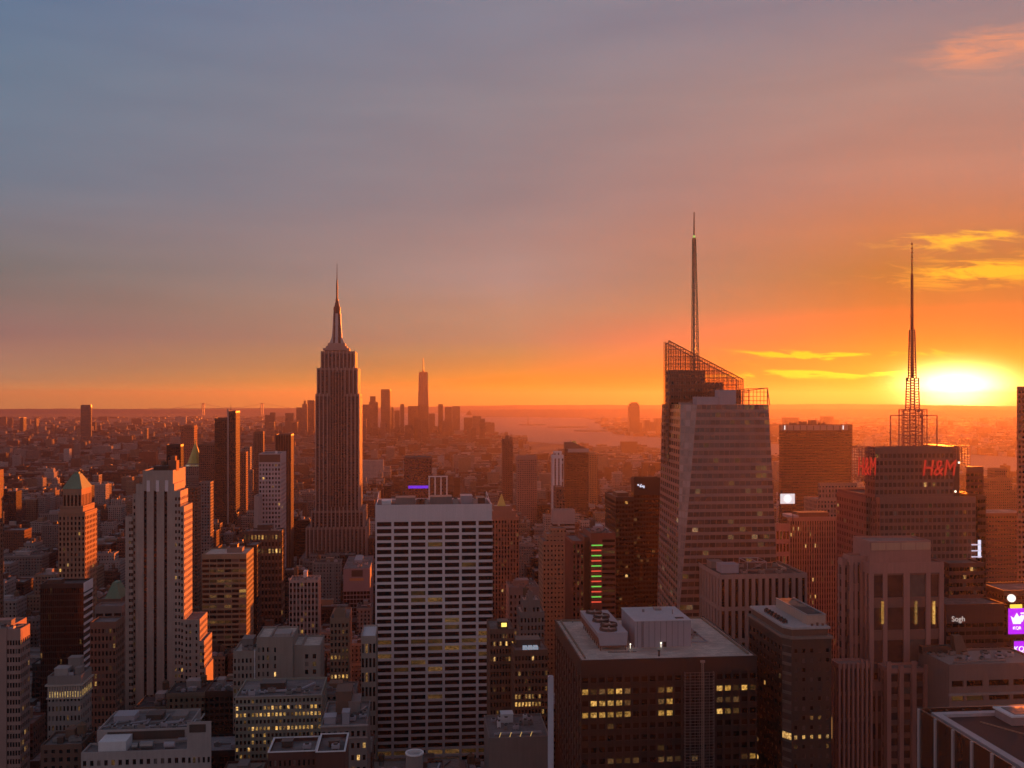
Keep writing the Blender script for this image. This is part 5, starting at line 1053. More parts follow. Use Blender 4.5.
def mast_tower():
    Y = 540; steel = plain('mast_steel', (.30, .13, .11), .5)
    root, bs = tower('mast_tower', 'broad tower with red lettered corners carrying a stepped steel base and tall mast', 'skyscraper', Y, [
        dict(l=875, r=953.5, t=447, d=50, cap=3, faces='fl', s=865, cols=ucols(18, .3), flo=4.2), dict(l=880, r=976, t=497, dy=-5, d=56, cap=3, cols=ucols(22, .25), flo=4.2, faces='fl'), dict(l=866, r=875, t=498, dy=6, d=40, cap=2, cols=ucols(3, .3), flo=4.2, faces='fl')],
        plain('mast_stone', (.25, .13, .11)), lf=rnd_lit(.002, .03, .05), mats=[glass('mast_pane', (.10, .05, .042), .15, .8), GL[1], GL[2], GL[3]], roof=ROOFD)  # pane colour lightened to stand for the washed-out haze
    zr = bs[0][4]
    def cage(pl, pr, pt, pb, y, nx, nz):
        g = MB(); xa, xb = WX(pl, y), WX(pr, y); za, zb_ = WZ(pb, (pl + pr) / 2, y), WZ(pt, (pl + pr) / 2, y)
        for k in range(nx + 1):
            xx = xa + (xb - xa) * k / nx; g.bar((xx, y, za), (xx, y, zb_), .32); g.bar((xx, y + 9, za), (xx, y + 9, zb_), .32)
        for k in range(nz + 1):
            zz = za + (zb_ - za) * k / nz; g.bar((xa, y, zz), (xb, y, zz), .28); g.bar((xa, y + 9, zz), (xb, y + 9, zz), .28); g.bar((xa, y, zz), (xa, y + 9, zz), .28); g.bar((xb, y, zz), (xb, y + 9, zz), .28)
        return g.build('corner_cage', steel, root)
    cage(858.5, 875, 447, 481, Y - 1, 6, 12); cage(954, 970, 446, 466, Y - 1, 6, 8)
    m = MB(); xa = WX(953.7, Y); m.box(xa, WX(969, Y), Y + 10, Y + 40, 0, WZ(447, 960, Y)); m.build('rear_wing', plain('mast_dark', (.12, .06, .05), .5), root)
    red = emit('red_letters', (1.0, .05, .03), .38)
    text_sign('lettering', 'H&M', 13.5, (WX(938.5, Y - 1), Y - 1.0, WZ(468.5, 938, Y)), 0, red, root, .2, .3).scale = (.72, 1.0, 1)
    text_sign('lettering', 'H&M', 10.5, (WX(866.8, Y - 2), Y - 2, WZ(467, 867, Y)), 0, red, root, .1, .3).scale = (.5, 1.45, 1)
    # roof frame, stepped base, mast
    g = MB(); P_ = lambda px, py, y=Y + 20: (WX(px, y), y, WZ(py, px, y))
    for y in (Y + 12, Y + 28):
        for px in (890.5, 937): g.bar(P_(px, 446, y), P_(px, 415.5, y), .5)
        g.bar(P_(890.5, 415.5, y), P_(937, 415.5, y), .5); g.bar(P_(890.5, 438, y), P_(937, 438, y), .35)
        for px in (899, 927): g.bar(P_(px, 446, y), P_(px, 409.5, y), .5)
        g.bar(P_(899, 409.5, y), P_(927, 409.5, y), .5)
        for k in range(11): g.bar(P_(899 + 2.8 * k, 446, y), P_(899 + 2.8 * k, 409.5, y), .26)
        for k in range(9): g.bar(P_(899, 411 + 4 * k, y), P_(927, 411 + 4 * k, y), .26)
        for k in range(4): g.bar(P_(890.5, 420 + 7 * k, y), P_(937, 420 + 7 * k, y), .2)
    for px in (890.5, 937): g.bar(P_(px, 415.5, Y + 12), P_(px, 415.5, Y + 28), .4)
    for px in (899, 927): g.bar(P_(px, 409.5, Y + 12), P_(px, 409.5, Y + 28), .4)
    g.build('roof_frame', steel, root)
    g = MB(); y = Y + 20
    def lat(pl0, pr0, py0, pl1, pr1, py1, n, w):
        for s in (-1, 1):
            for a0, a1 in ((pl0, pl1), (pr0, pr1)): p0, p1 = P_(a0, py0), P_(a1, py1); dpt = (WX(pr0, y) - WX(pl0, y)) / 2, (WX(pr1, y) - WX(pl1, y)) / 2; g.bar((p0[0], y + s * dpt[0], p0[2]), (p1[0], y + s * dpt[1], p1[2]), w)
        for k in range(n + 1):
            f = k / n; l = pl0 + (pl1 - pl0) * f; r = pr0 + (pr1 - pr0) * f; yy = py0 + (py1 - py0) * f; hw = (WX(r, y) - WX(l, y)) / 2; z_ = P_((l + r) / 2, yy)[2]; xa, xb = WX(l, y), WX(r, y)
            for s in (-1, 1): g.bar((xa, y + s * hw, z_), (xb, y + s * hw, z_), w * .6)
            for xx in (xa, xb): g.bar((xx, y - hw, z_), (xx, y + hw, z_), w * .6)
            if k < n:
                f2 = (k + 1) / n; y2 = py0 + (py1 - py0) * f2; r2 = pr0 + (pr1 - pr0) * f2; z2 = P_((l + r) / 2, y2)[2]
                g.bar((xa, y - hw, z_), (WX(r2, y), y - hw, z2), w * .5); g.bar((xb, y + hw, z_), (WX(pl0 + (pl1 - pl0) * f2, y), y + hw, z2), w * .5)
    lat(906.5, 919, 446, 906.5, 919, 410, 10, .6); lat(908, 917, 410, 908.6, 916.4, 378, 12, .6); lat(909.6, 914.8, 378, 910.3, 913.8, 330, 18, .55); g.build('lattice_mast', steel, root)
    g = MB(); c = P_(912, 330)
    g.cyl(c[0], y, P_(912, 378)[2], c[2], 1.0, .8, 8); g.cyl(c[0], y, c[2], P_(911.8, 274)[2], .95, .8, 8); g.cyl(c[0], y, P_(912, 274)[2], P_(911.8, 241)[2], .42, .15, 6)
    for py in (340, 316): g.bar((c[0] - 2.6, y, P_(912, py)[2]), (c[0] + 2.6, y, P_(912, py)[2]), .3)
    for k in range(7): q = P_(912, 270 - 4.2 * k)[2]; g.cyl(c[0], y, q, q + .7, .75, n=6)
    g.build('antenna', plain('antenna_red', (.22, .05, .04), .5), root)
    for px, py in ((907, 379), (918.5, 411), (921, 416)): m = MB(); p0 = P_(px, py, Y + 10); m.cyl(p0[0], p0[1], p0[2] - .8, p0[2] + .8, .8, n=8); m.build('dish', steel, root)
    for px, py in ((959, 462.6), (955.5, 491.5)): m = MB(); p0 = P_(px, py, Y - 6); m.cyl(p0[0], p0[1], p0[2] - .5, p0[2] + .5, .5, n=8); m.build('flood_lamp', emit('flood_%d' % px, (1, .85, .6), 2.5), root)


def far_right():
    tower('dark_annex_tower', 'dark red tower with flat stepped top right of the mast tower letters', 'office tower', 640, [dict(l=967, r=983.5, t=466.5, d=30, cap=3, s=966)], plain('oxblood', (.16, .06, .05), .5), mode='mat', p=.03, bay=3, flo=4.2, wu=.8, wv=.45)
    root, bs = tower('screen_tower', 'dark banded glass tower with a vertical white lit strip, right of the mast tower', 'office tower', 520, [dict(l=949, r=984, t=563, d=30, cap=2, cols=ucols(10, .08), flo=4.4, s0=.4, s1=.1, faces='fl')], plain('maroon_panel', (.14, .055, .045), .5), lf=rnd_lit(.01, .06), mats=[GBROWN, GL[1], GL[2], GL[3]])
    Y = 545; root, bs = tower('mirror_corner_tower', 'dark glass tower with an amber mirrored corner and pale screen strip', 'office tower', Y, [dict(l=977.5, r=986, t=495.5, d=40, cap=2, cols=ucols(3, .1), flo=4.4, s0=.4, s1=.1, faces='fl')], plain('maroon_dark', (.10, .042, .036), .5), lf=rnd_lit(.0, .05), mats=[GBROWN] * 4)
    x0, x1, y0, y1, zt, _ = bs[0]; m = MB(); m.box(WX(977.8, Y), WX(980.6, Y), y0 - .4, y0 - .05, WZ(557.5, 979, Y), WZ(540, 979, Y)); m.build('screen_strip', emit('strip_white', (.82, .8, 1), 1.0), root)
    for k in range(3): m = MB(); m.box(WX(967, 539), WX(976, 539) + k * .3, 534, 534.6, WZ(543 + 6 * k + 1, 972, 539), WZ(543 + 6 * k, 972, 539)); m.build('light_bar', emit('bar_%d' % k, (.8, .7, .9), .7), root)
    tower('hazy_stepped_tower', 'hazy reddish tower with stepped shoulders far beyond the purple screens', 'tower', 1400, [dict(l=985, r=1017, t=490, d=40, cap=3), dict(l=989, r=1012, t=478, dy=6, d=28, cap=3), dict(l=995, r=1007, t=468.5, dy=9, d=20, cap=3)], RUST, mode='mat', p=.02)
    tower('hazy_broad_block', 'broad hazy red block below the stepped-shoulder tower', 'office building', 900, [dict(l=985, r=1034, t=513, d=40, cap=3)], plain('red_umber', (.20, .085, .06)), mode='mat', p=.02, bay=3, flo=4.2, wu=.8, wv=.4)
    tower('right_edge_tower', 'tall rose-brown tower cut by the right edge, gridded to the top', 'office tower', 660, [dict(l=1018, r=1052, t=386.5, d=34, cap=2, s=1016.8, cols=ucols(9, .3), flo=3.6, faces='fl')], plain('rose_tower', (.34, .16, .13)), lf=rnd_lit(.02, .08, .1))
    # rose deco block
    Y = 432; rose = plain('rose_granite', (.46, .22, .185)); root, bs = tower('rose_stepped_block', 'rose granite stepped block with penthouse and tall piers below the mast tower', 'office tower', Y, [  # granite colour pinkened to take in the red veil of lens flare
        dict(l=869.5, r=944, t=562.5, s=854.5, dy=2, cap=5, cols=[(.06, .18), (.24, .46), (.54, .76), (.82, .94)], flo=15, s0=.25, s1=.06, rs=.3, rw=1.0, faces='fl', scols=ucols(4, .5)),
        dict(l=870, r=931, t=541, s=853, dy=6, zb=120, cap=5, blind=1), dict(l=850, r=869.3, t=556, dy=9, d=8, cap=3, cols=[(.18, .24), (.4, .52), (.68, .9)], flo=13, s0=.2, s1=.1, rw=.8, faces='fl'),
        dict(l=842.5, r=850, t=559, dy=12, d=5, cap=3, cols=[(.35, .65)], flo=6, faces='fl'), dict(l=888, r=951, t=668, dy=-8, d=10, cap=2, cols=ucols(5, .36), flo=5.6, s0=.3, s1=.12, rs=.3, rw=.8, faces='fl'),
        dict(l=839, r=871, t=664, dy=-5, d=10, cap=2, cols=ucols(7, .5), flo=11, s0=.1, s1=.05, rs=.3, rw=.7, faces='fl'), dict(l=871, r=888, t=682, dy=-2, d=4, cap=4, cols=ucols(3, .4), flo=12, faces='f')], rose, span=plain('rose_dark', (.24, .12, .10)), lf=rnd_lit(.0, .0, .08), mats=[glass('rose_pane', (.085, .04, .035), .15, .8), GL[1], GL[2], GL[3]], roof=plain('rose_roof', (.30, .2, .18), .95))  # panes paler and redder: reddish haze is put into their colour
    x0, x1, y0, y1, zt, _ = bs[1]; m = MB(); m.box(x0 + .3, x1 - .3, y0 - .3, y0 - .02, zt - 4.2, zt - .8); m.build('penthouse_light_band', plain('orange_light_paint', (.62, .36, .25)), root)  # orange light on the penthouse front painted as a band
    m = MB()
    for k in range(5): xx = x0 + .3 + (x1 - x0 - .6) * k / 4; m.box(xx - .12, xx + .12, y0 - .45, y0 - .31, zt - 4.2, zt - .8)
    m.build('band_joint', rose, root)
    x0, x1, y0, y1, zt, _ = bs[0]; m = MB()
    for px in (884.5, 918, 936): xx = WX(px, Y); m.box(xx - .6, xx + .6, y0 - .3, y0 - .02, WZ(625, px, Y), WZ(602, px, Y))
    m.build('slot_light', lit('slot_glow', (.3, .12, .02), (1, .55, .12), .8, 1.5), root)
    x0, x1, y0, y1, zt, _ = bs[4]; m = MB()
    for k in range(6):
        xx = x0 + (x1 - x0) * k / 5; m.box(xx - 1.0, xx + 1.0, y0 - 1.1, y0 - .02, 0, zt + (3.4 if k in (0, 2) else 1.6))
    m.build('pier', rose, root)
    x0, x1, y0, y1, zt, _ = bs[5]; m = MB()
    for k in range(8): xx = x0 + (x1 - x0) * k / 7; m.box(xx - .5, xx + .5, y0 - .7, y0 - .02, 0, zt + (2 if k > 4 else .5))
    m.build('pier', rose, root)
    # plant-roof building
    Y = 405; root, bs = tower('plant_roof_block', 'brown concrete block with cluttered plant roof and slot windows below the purple screens', 'office building', Y, [
        dict(l=949, r=1046, t=663.5, d=26, cap=5, cols=[(.03, .15), (.18, .35), (.41, .62), (.66, .9)], flo=6.5, s0=.2, s1=.35, rw=1.0, faces='f')], plain('brown_concrete', (.26, .17, .15)), mats=[GBROWN, GL[1], GL[2], GL[3]], lf=rnd_lit(.0, .1), roof=plain('taupe_roof', (.33, .27, .25), .95))
    x0, x1, y0, y1, zt, _ = bs[0]; q = random.Random(2)
    for k in range(12): cooler(root, x0 + 3 + 3.1 * k, y0 + q.uniform(7, 21), zt - 1, q.uniform(1.8, 3.4), q.uniform(2, 3), q.uniform(1, 2), q.choice([STEEL, LAV, GREY]))
    duct(root, [(x0 + 5, y0 + 5), (x0 + 30, y0 + 6)], zt - 1, .7); m = MB(); m.box(x0 - .4, x1 + .4, y0 - .9, y0 - .02, zt - 13.6, zt - 12.6); m.build('ledge', plain('taupe_ledge', (.36, .28, .26)), root)
    m = MB(); m.loft([(x0 + 15, y1 - 6, zt - 1), (x0 + 21, y1 - 6, zt - 1), (x0 + 21, y1 - 1, zt - 1), (x0 + 15, y1 - 1, zt - 1)], [(x0 + 15, y1 - 4, zt + 7), (x0 + 19, y1 - 4, zt + 7), (x0 + 19, y1 - 1, zt + 7), (x0 + 15, y1 - 1, zt + 7)]); m.build('roof_shed', BROWN, root)
    m = MB(); m.box(x0 - .4, x0 + 14, y0 + 22, y0 + 25, zt - 1, zt + 2.4); m.build('roof_wall', DKBR, root)
    # lettered dark block behind
    Y = 500; root, bs = tower('lettered_dark_block', 'dark maroon block with small white letters left of the purple screens', 'office building', Y, [dict(l=946, r=1004, t=604, d=26, cap=10, cols=ucols(9, .1), flo=4.4, s0=.4, s1=.1, faces='f')], plain('maroon_wall', (.10, .042, .036), .6), mats=[GBROWN] * 4)
    text_sign('lettering', 'Sogh', 4.0, (WX(959, Y - 1), bs[0][2] - .4, WZ(619, 959, Y)), 0, emit('soft_white', (.8, .65, .6), .6), root, 0, .1)
    # purple screens
    Y = 560; root, bs = tower('screen_host_block', 'dark block behind the purple screens at the right edge', 'office building', Y, [dict(l=1004, r=1050, t=590, d=26, cap=3, cols=ucols(8, .1), flo=4.4, s0=.4, s1=.1, faces='fl')], plain('maroon_wall', (.10, .042, .036), .6), mats=[GBROWN] * 4)
    purple = emit('purple_screen', (.52, .015, .95), .95); wh = emit('sign_white', (1, .95, 1), 1.15)
    def board(label, pl, pr, pt, pb, Y):
        t_ = thing('screen_sign', (WX(pl, Y), Y, WZ(pb, pl, Y)), label, 'screen'); xa, xb, za, zb_ = WX(pl, Y), WX(pr, Y), WZ(pb, pl, Y), WZ(pt, pl, Y)
        m = MB(); m.box(xa - .3, xb + .3, Y + .02, Y + .9, za - .3, zb_ + .3); m.build('case', DKMET, t_)
        m = MB(); m.box(xa, xb, Y - .1, Y, za, zb_); m.build('panel', purple, t_)
        m = MB(); [m.bar((x, Y + .9, (za + zb_) / 2), (x, Y + 9, (za + zb_) / 2), .5) for x in (xa + 1, xb - 1)]; m.build('bracket', DKMET, t_)
        return t_, xa, xb, za, zb_
    Yb = 550; t_, xa, xb, za, zb_ = board('bright purple screen showing a white crown, the taller of the two', 1008.2, 1030, 608.5, 634.3, Yb)
    X = WX(1016.8, Yb); s = .58; zc = WZ(619, 1017, Yb)
    cr = [(-7, 3.5), (-4.4, 1.2), (-3.2, 1.4), (-.2, 6.6), (2.4, 2.2), (5.2, 4.6), (6.6, 3.4), (4.2, -5), (-4.2, -5)]
    m = MB(); ctr = (0, -2)
    for k in range(len(cr)):
        a, b = cr[k], cr[(k + 1) % len(cr)]
        m.loft([(X + p[0] * s, Yb - .24, zc + p[1] * s) for p in (a, ctr, b)], [(X + p[0] * s, Yb - .14, zc + p[1] * s) for p in (a, ctr, b)])
    m.build('crown_emblem', wh, t_); text_sign('lettering', 'KQR', 2.6, (X, Yb - .3, WZ(628, 1017, Yb)), 0, wh, t_)
    text_sign('lettering', '7', 8.0, (WX(1022.8, Yb), Yb - .35, WZ(617.5, 1023, Yb)), 0, wh, t_)
    t_, xa, xb, za, zb_ = board('small purple screen with blurred white letters, the lower of the two', 1014, 1036, 641.3, 655.5, Yb - 12)
    text_sign('lettering', 'KQR', 4.4, (WX(1021, Yb - 12), Yb - 12.3, WZ(649, 1021, Yb - 12)), 0, wh, t_)
    t_ = thing('sign_strip', (WX(1011, Yb), Yb, WZ(609, 1011, Yb)), 'thin yellow lit strip sitting above the taller purple screen', 'sign'); m = MB(); m.box(WX(1010.5, Yb), WX(1022, Yb), Yb - .2, Yb + .6, WZ(608.2, 1016, Yb), WZ(604.6, 1016, Yb)); m.build('panel', emit('sign_yellow', (1, .72, .08), 1.1), t_)
    m = MB(); [m.bar((WX(p, Yb), Yb + .6, WZ(606, 1016, Yb)), (WX(p, Yb), Yb + 9.9, WZ(606, 1016, Yb)), .3) for p in (1012, 1020)]; m.build('bracket', DKMET, t_)
    t_ = thing('globe_lamp', (WX(1011.5, Yb), Yb, WZ(603, 1011, Yb)), 'round white globe lamp above the yellow strip', 'lamp'); m = MB(); p0 = (WX(1011.5, Yb), Yb, WZ(598.2, 1011.5, Yb)); r = 2.4
    for k in range(6): a0, a1 = -math.pi / 2 + math.pi * k / 6, -math.pi / 2 + math.pi * (k + 1) / 6; m.cyl(p0[0], p0[1], p0[2] + r * math.sin(a0), p0[2] + r * math.sin(a1), max(.02, r * math.cos(a0)), max(.02, r * math.cos(a1)), 14, cap=False)
    m.build('globe', emit('globe_white', (1, .9, .78), 1.3), t_); m = MB(); m.bar((p0[0], p0[1], p0[2] - 3.4), (p0[0], p0[1], p0[2] - 2.2), .4); m.bar((p0[0], p0[1], p0[2] - 3.4), (p0[0], p0[1] + 10, p0[2] - 3.4), .4); m.build('bracket', DKMET, t_)
    # near finned roof
    X0, yr = WX(918, 300), 300; zt = WZ(708, 918, 300); X1 = X0 + 90; ya = 175
    root = thing('finned_block', (X0, yr, 0), 'dark glass block with pale vertical fins and wide pale roof edge, nearest right corner', 'office building'); FOOT.append((X0, X1, ya, yr, zt))
    m = MB(); m.box(X0, X1, ya, yr, 0, zt, 0, 'bt'); roof_on(m, MB(), X0, X1, ya, yr, zt, 1.2, .5); m.build('wall', plain('bronze_glass', (.05, .03, .026), .2), root)
    m = MB(); m.poly(((X0 + .5, ya + .5, zt - 1.2), (X1 - .5, ya + .5, zt - 1.2), (X1 - .5, yr - .5, zt - 1.2), (X0 + .5, yr - .5, zt - 1.2))); m.build('roof', plain('dark_membrane', (.055, .033, .032), .9), root)
    m = MB(); w = 2.4
    m.box(X0 + 2.4, X0 + 2.4 + w, ya + 2, yr - 4, zt - 1.2, zt - .2); m.box(X0 + 2.4 + w, X1 - 3, yr - 4 - w, yr - 4, zt - 1.2, zt - .2); m.build('roof_edge', plain('pale_edge', (.48, .42, .44), .7), root)
    for k in range(12):
        yy = yr - .5 - 10.0 * k; m = MB(); m.box(X0 - .55, X0 - .02, yy - 1.0, yy, 0, zt + .02); m.build('fin', plain('fin_metal', (.42, .37, .38), .6), root)
    for k in range(15):
        xx = X0 + 3 + 5.6 * k; m = MB(); m.box(xx, xx + .5, yr - 2.2, yr - 1.2, zt - 1.2, zt - .3); m.build('anchor_block', DKMET, root)
    a, b = X0 + 22, X0 + 46; m = MB(); m.box(a, b, yr - 16, yr - 7, zt - 1.2, zt + 1.4); sk = m.build('skylight_box', plain('rose_metal', (.34, .25, .25), .6), root)
    m = MB(); m.box(a - .5, b + .5, yr - 16.5, yr - 6.5, zt + 1.4, zt + 1.9); m.build('skylight_rim', WHITE, sk); m = MB(); m.box(a + 1.4, b - 1.4, yr - 15, yr - 8, zt + 1.91, zt + 2.1); m.build('skylight_glass', ROOFG, sk)
    m = MB(); m.box(X0 + 19, X0 + 70, yr - 31, yr - 27, zt - 1.2, zt - .1); m.build('roof_trough', DKMET, root)
    m = MB(); m.bar((X0 + 14, yr - 12, zt - 1), (X0 + 22, yr - 26, zt - 1), .35); m.bar((X0 + 24, yr - 24, zt - 1.2), (X0 + 24, yr - 24, zt + 2.4), .5); m.build('conduit', TAN, root)
    for k in range(4): cooler(root, X0 + 28 + 7 * k, yr - 46 - 2 * k, zt - 1.2, 4, 3, 2, LAV)


def downtown():
    hz = plain('hazy_glass', (.08, .06, .06), .5); hz2 = plain('hazy_stone', (.14, .10, .09))
    def far(name, label, Y, bl, wall=hz, **k):
        g = k.pop('group', 'far downtown towers'); return tower(name, label, 'skyscraper', Y, bl, wall, mode='mat', bay=k.pop('bay', 6), flo=k.pop('flo', 8), p=k.pop('p', .03), cap=k.pop('cap', 4), group=g)
    root, bs = far('needle_tower', 'tallest far downtown tower, tapering with a needle spire', 6700, [dict(l=418, r=428.6, t=405, d=62)])
    x0, x1, y0, y1, zt, _ = bs[0]; zt2 = WZ(373, 423, 6700); c = ((x0 + x1) / 2, (y0 + y1) / 2); m = MB(); h = (x1 - x0) / 2
    lo_ = [(c[0] + a * h, c[1] + b * h, zt) for a, b in ((-1, -1), (0, -1), (1, -1), (1, 0), (1, 1), (0, 1), (-1, 1), (-1, 0))]
    k = .86; hi = [(c[0] + a * h * k, c[1] + b * h * k, zt2) for a, b in ((-.62, -.62), (0, -1), (.62, -.62), (1, 0), (.62, .62), (0, 1), (-.62, .62), (-1, 0))]; m.loft(lo_, hi)
    m.box(c[0] - h * .8, c[0] + h * .8, c[1] - h * .8, c[1] + h * .8, zt2, zt2 + 8); m.build('tapered_shaft', hz, root); m = MB(); m.cyl(c[0], c[1], zt2 + 8, WZ(357.5, 423, 6700), 5.0, 1.6, 8); m.cyl(c[0], c[1], zt2 + 8, zt2 + 16, 10, 8, 10); m.build('spire', DKMET, root)
    far('bright_edge_tower', 'far downtown tower with one gold-lit edge, left of the needle tower', 6300, [dict(l=380.8, r=389.6, t=389.2, s=391.2)])
    far('setback_tower', 'far downtown tower rising in steps to a narrow peak', 6500, [dict(l=362, r=369, t=404.5, d=50), dict(l=369, r=377.8, t=402, d=50), dict(l=370, r=375.5, t=396.2, dy=12, d=26)], hz2)
    L = [(390.2, 393.7, 407, 'narrow far tower touching the gold-edged tower'), (394.2, 399.7, 410.5, 'pale far tower halfway between gold-edged and needle towers'), (400.2, 404.2, 404, 'dark slim far tower with flat top left of needle tower'),
         (408, 418.2, 406, 'wide flat far tower against the left foot of the needle tower'), (428.8, 435, 413.5, 'lower far tower at the right foot of the needle tower'), (438.3, 443, 404.2, 'dark slim far tower first right of the needle tower'),
         (445, 451.8, 407, 'round-shouldered far tower of a close pair right of needle tower'), (452.2, 460, 406.2, 'flat-topped far tower of a close pair right of needle tower'), (464, 473, 417.5, 'squat far block left half of the broad stepped pair'), (472.6, 481, 416, 'squat far block right half of the broad stepped pair'),
         (481.4, 487, 425.5, 'low far block beside the broad stepped pair'), (489.2, 494.6, 422.6, 'slim far tower at the harbour end of downtown'), (495, 498.5, 432, 'last low far tower by the harbour catching orange sun'),
         (296.2, 302.4, 407.5, 'far tower with flat roof three left of the deco spire tower'), (307.4, 314.6, 400.2, 'tall far tower tucked against left edge of the deco spire tower'),
         (285, 293, 413, 'domed far block left of the downtown cluster'), (270, 274.5, 412.5, 'small far tower above the ribbed dark tower'), (265, 272, 415, 'rounded far block right of the thin bridge tower')]
    q = random.Random(6)
    for l, r, t_, lab in L: far('downtown_tower', lab, 6200 + q.uniform(0, 900), [dict(l=l, r=r, t=t_, d=45)], q.choice([hz, hz2]))
    far('peaked_tower', 'far tower with a small pointed peak left of the deco spire tower', 6500, [dict(l=302.2, r=307.2, t=404, d=40), dict(l=303.6, r=305.8, t=400.6, dy=8, d=14)], hz2)
    q = random.Random(12)
    for k in range(34):      # the lower shoulder of downtown, farther and nearer blocks
        px = q.uniform(262, 492); Y = q.uniform(5200, 7000); w = q.uniform(3, 8); t_ = 421 + abs(px - 415) * .03 + q.uniform(-6, 8)
        far('downtown_block', 'hazy mid-height block in the far downtown cluster', Y, [dict(l=px, r=px + w, t=t_, d=q.uniform(30, 60))], q.choice([hz, hz2]), group='hazy downtown blocks')
    far('riverside_tower', 'lone tall dark tower standing far left by the river', 5300, [dict(l=80.6, r=91, t=404.8, s=92, cap=14)], plain('far_dark', (.12, .10, .10), .4), group='far single towers')
    far('sunlit_far_tower', 'far left tower with a bright sunlit right face', 7600, [dict(l=34.2, r=36.5, t=418, s=38.8)], hz2, group='far single towers')
    far('paired_far_tower', 'far left tower just left of the sunlit one', 7600, [dict(l=19.6, r=23.4, t=417.5, d=60)], hz, group='far single towers')
    far('twin_far_slab', 'one of two thin far slabs right of the sunlit far tower', 7200, [dict(l=50.8, r=52.8, t=424.5, d=40)], hz2, group='thin far slabs'); far('twin_far_slab', 'one of two thin far slabs right of the sunlit far tower', 7200, [dict(l=54.4, r=56.6, t=425.5, d=40)], hz2, group='thin far slabs')
    far('red_far_block', 'brick-red far block above the gilded pyramid tower', 3400, [dict(l=180.5, r=194, t=425.5, d=50)], RUST, group='far single towers')
    far('amber_far_block', 'small amber-lit far block left of the brick-red far block', 5000, [dict(l=143.5, r=147, t=428, s=148.5)], TAN, group='far single towers')
    far('round_top_tower', 'lone tower with rounded top across the harbour', 7150, [dict(l=629.4, r=639.6, t=406, d=60), dict(l=630.2, r=638.8, t=403.6, dy=5, d=50), dict(l=631.5, r=637.5, t=402.2, dy=10, d=36)], hz, group='far single towers')
    for l, r, t_, lab in ((645, 650, 420, 'short far tower right of the round-topped harbour tower'), (651, 655.5, 422, 'second short far block right of the round-topped tower'), (656, 664, 419, 'far waterfront block beside the sloped glass tower'),
                          (785, 799, 417.5, 'hazy twin-topped block above the left of the brown numeral slab'), (824, 833.5, 416.5, 'hazy far block above the right of the brown numeral slab'), (770, 779, 425, 'hazy far block right of the sloped glass tower')):
        far('waterfront_tower', lab, 7300 if l < 700 else 6000, [dict(l=l, r=r, t=t_, d=60)], hz2, group='waterfront towers')
    # the bridge on the horizon
    D = 17000; b = thing('suspension_bridge', (WX(203.3, D), D, 0), 'faint suspension bridge with two slim towers on the left horizon', 'bridge'); m2 = plain('bridge_steel', (.2, .17, .17), .6); zt = WZ(403.2, 203, D); zd = WZ(408.2, 203, D)
    xs = [WX(p, D) for p in (203.3, 262)]
    for x in xs: m = MB(); m.box(x - 22, x - 8, D - 20, D + 20, 0, zt); m.box(x + 8, x + 22, D - 20, D + 20, 0, zt); m.box(x - 22, x + 22, D - 15, D + 15, zt - 20, zt); m.build('bridge_tower', m2, b)
    m = MB(); m.box(xs[0] - 900, xs[1] + 900, D - 16, D + 16, zd - 8, zd); m.build('deck', m2, b); m = MB(); n = 16
    def cz(f): return zd + 8 + (zt - zd - 8) * (2 * f - 1) ** 2
    for k in range(n): a, c_ = k / n, (k + 1) / n; m.bar((xs[0] + (xs[1] - xs[0]) * a, D, cz(a)), (xs[0] + (xs[1] - xs[0]) * c_, D, cz(c_)), 5)
    m.bar((xs[0], D, zt), (xs[0] - 500, D, zd), 5); m.bar((xs[1], D, zt), (xs[1] + 500, D, zd), 5); m.build('cable', m2, b)
    # statue on its island
    D = 10000; st = thing('statue', (WX(528, D), D, 0), 'tiny dark statue on a pedestal on the low harbour island', 'statue'); X = WX(528, D); m = MB(); m.cyl(X, D, 4, 26, 17, 12, 8); m.cyl(X, D, 26, 52, 9, 7, 8); m.build('pedestal', GREY, st); m = MB(); m.cyl(X, D, 52, 84, 5.5, 2.6, 8); m.cyl(X, D, 84, 90, 2.4, 1.2, 8); m.bar((X + 2, D, 80), (X + 4, D, 97), 1.6); m.build('figure', COPPER, st)
    for k, (px, py) in enumerate(((534.5, 415.6), (539.6, 415.2))):
        D = 15800; t_ = thing('gas_tank', (WX(px, D), D, 0), ['left', 'right'][k] + ' one of two bright white dots on the far harbour shore', 'tank', 'white tanks on far shore'); m = MB(); m.cyl(WX(px, D), D, 0, 36, 20 - 6 * k, 17 - 6 * k, 12); m.build('shell', emit('far_light_%d' % k, (1, .75, .6), .9), t_)  # tank brightness put in as the shell's own glow


for fn in (grid_slab, striped_tower, terrace_building, left_group, golden_and_dark, mid_left, spire_tower, right_of_slab, roof_box_tower, sloped_glass_tower, right_group, mast_tower, far_right, downtown): fn()

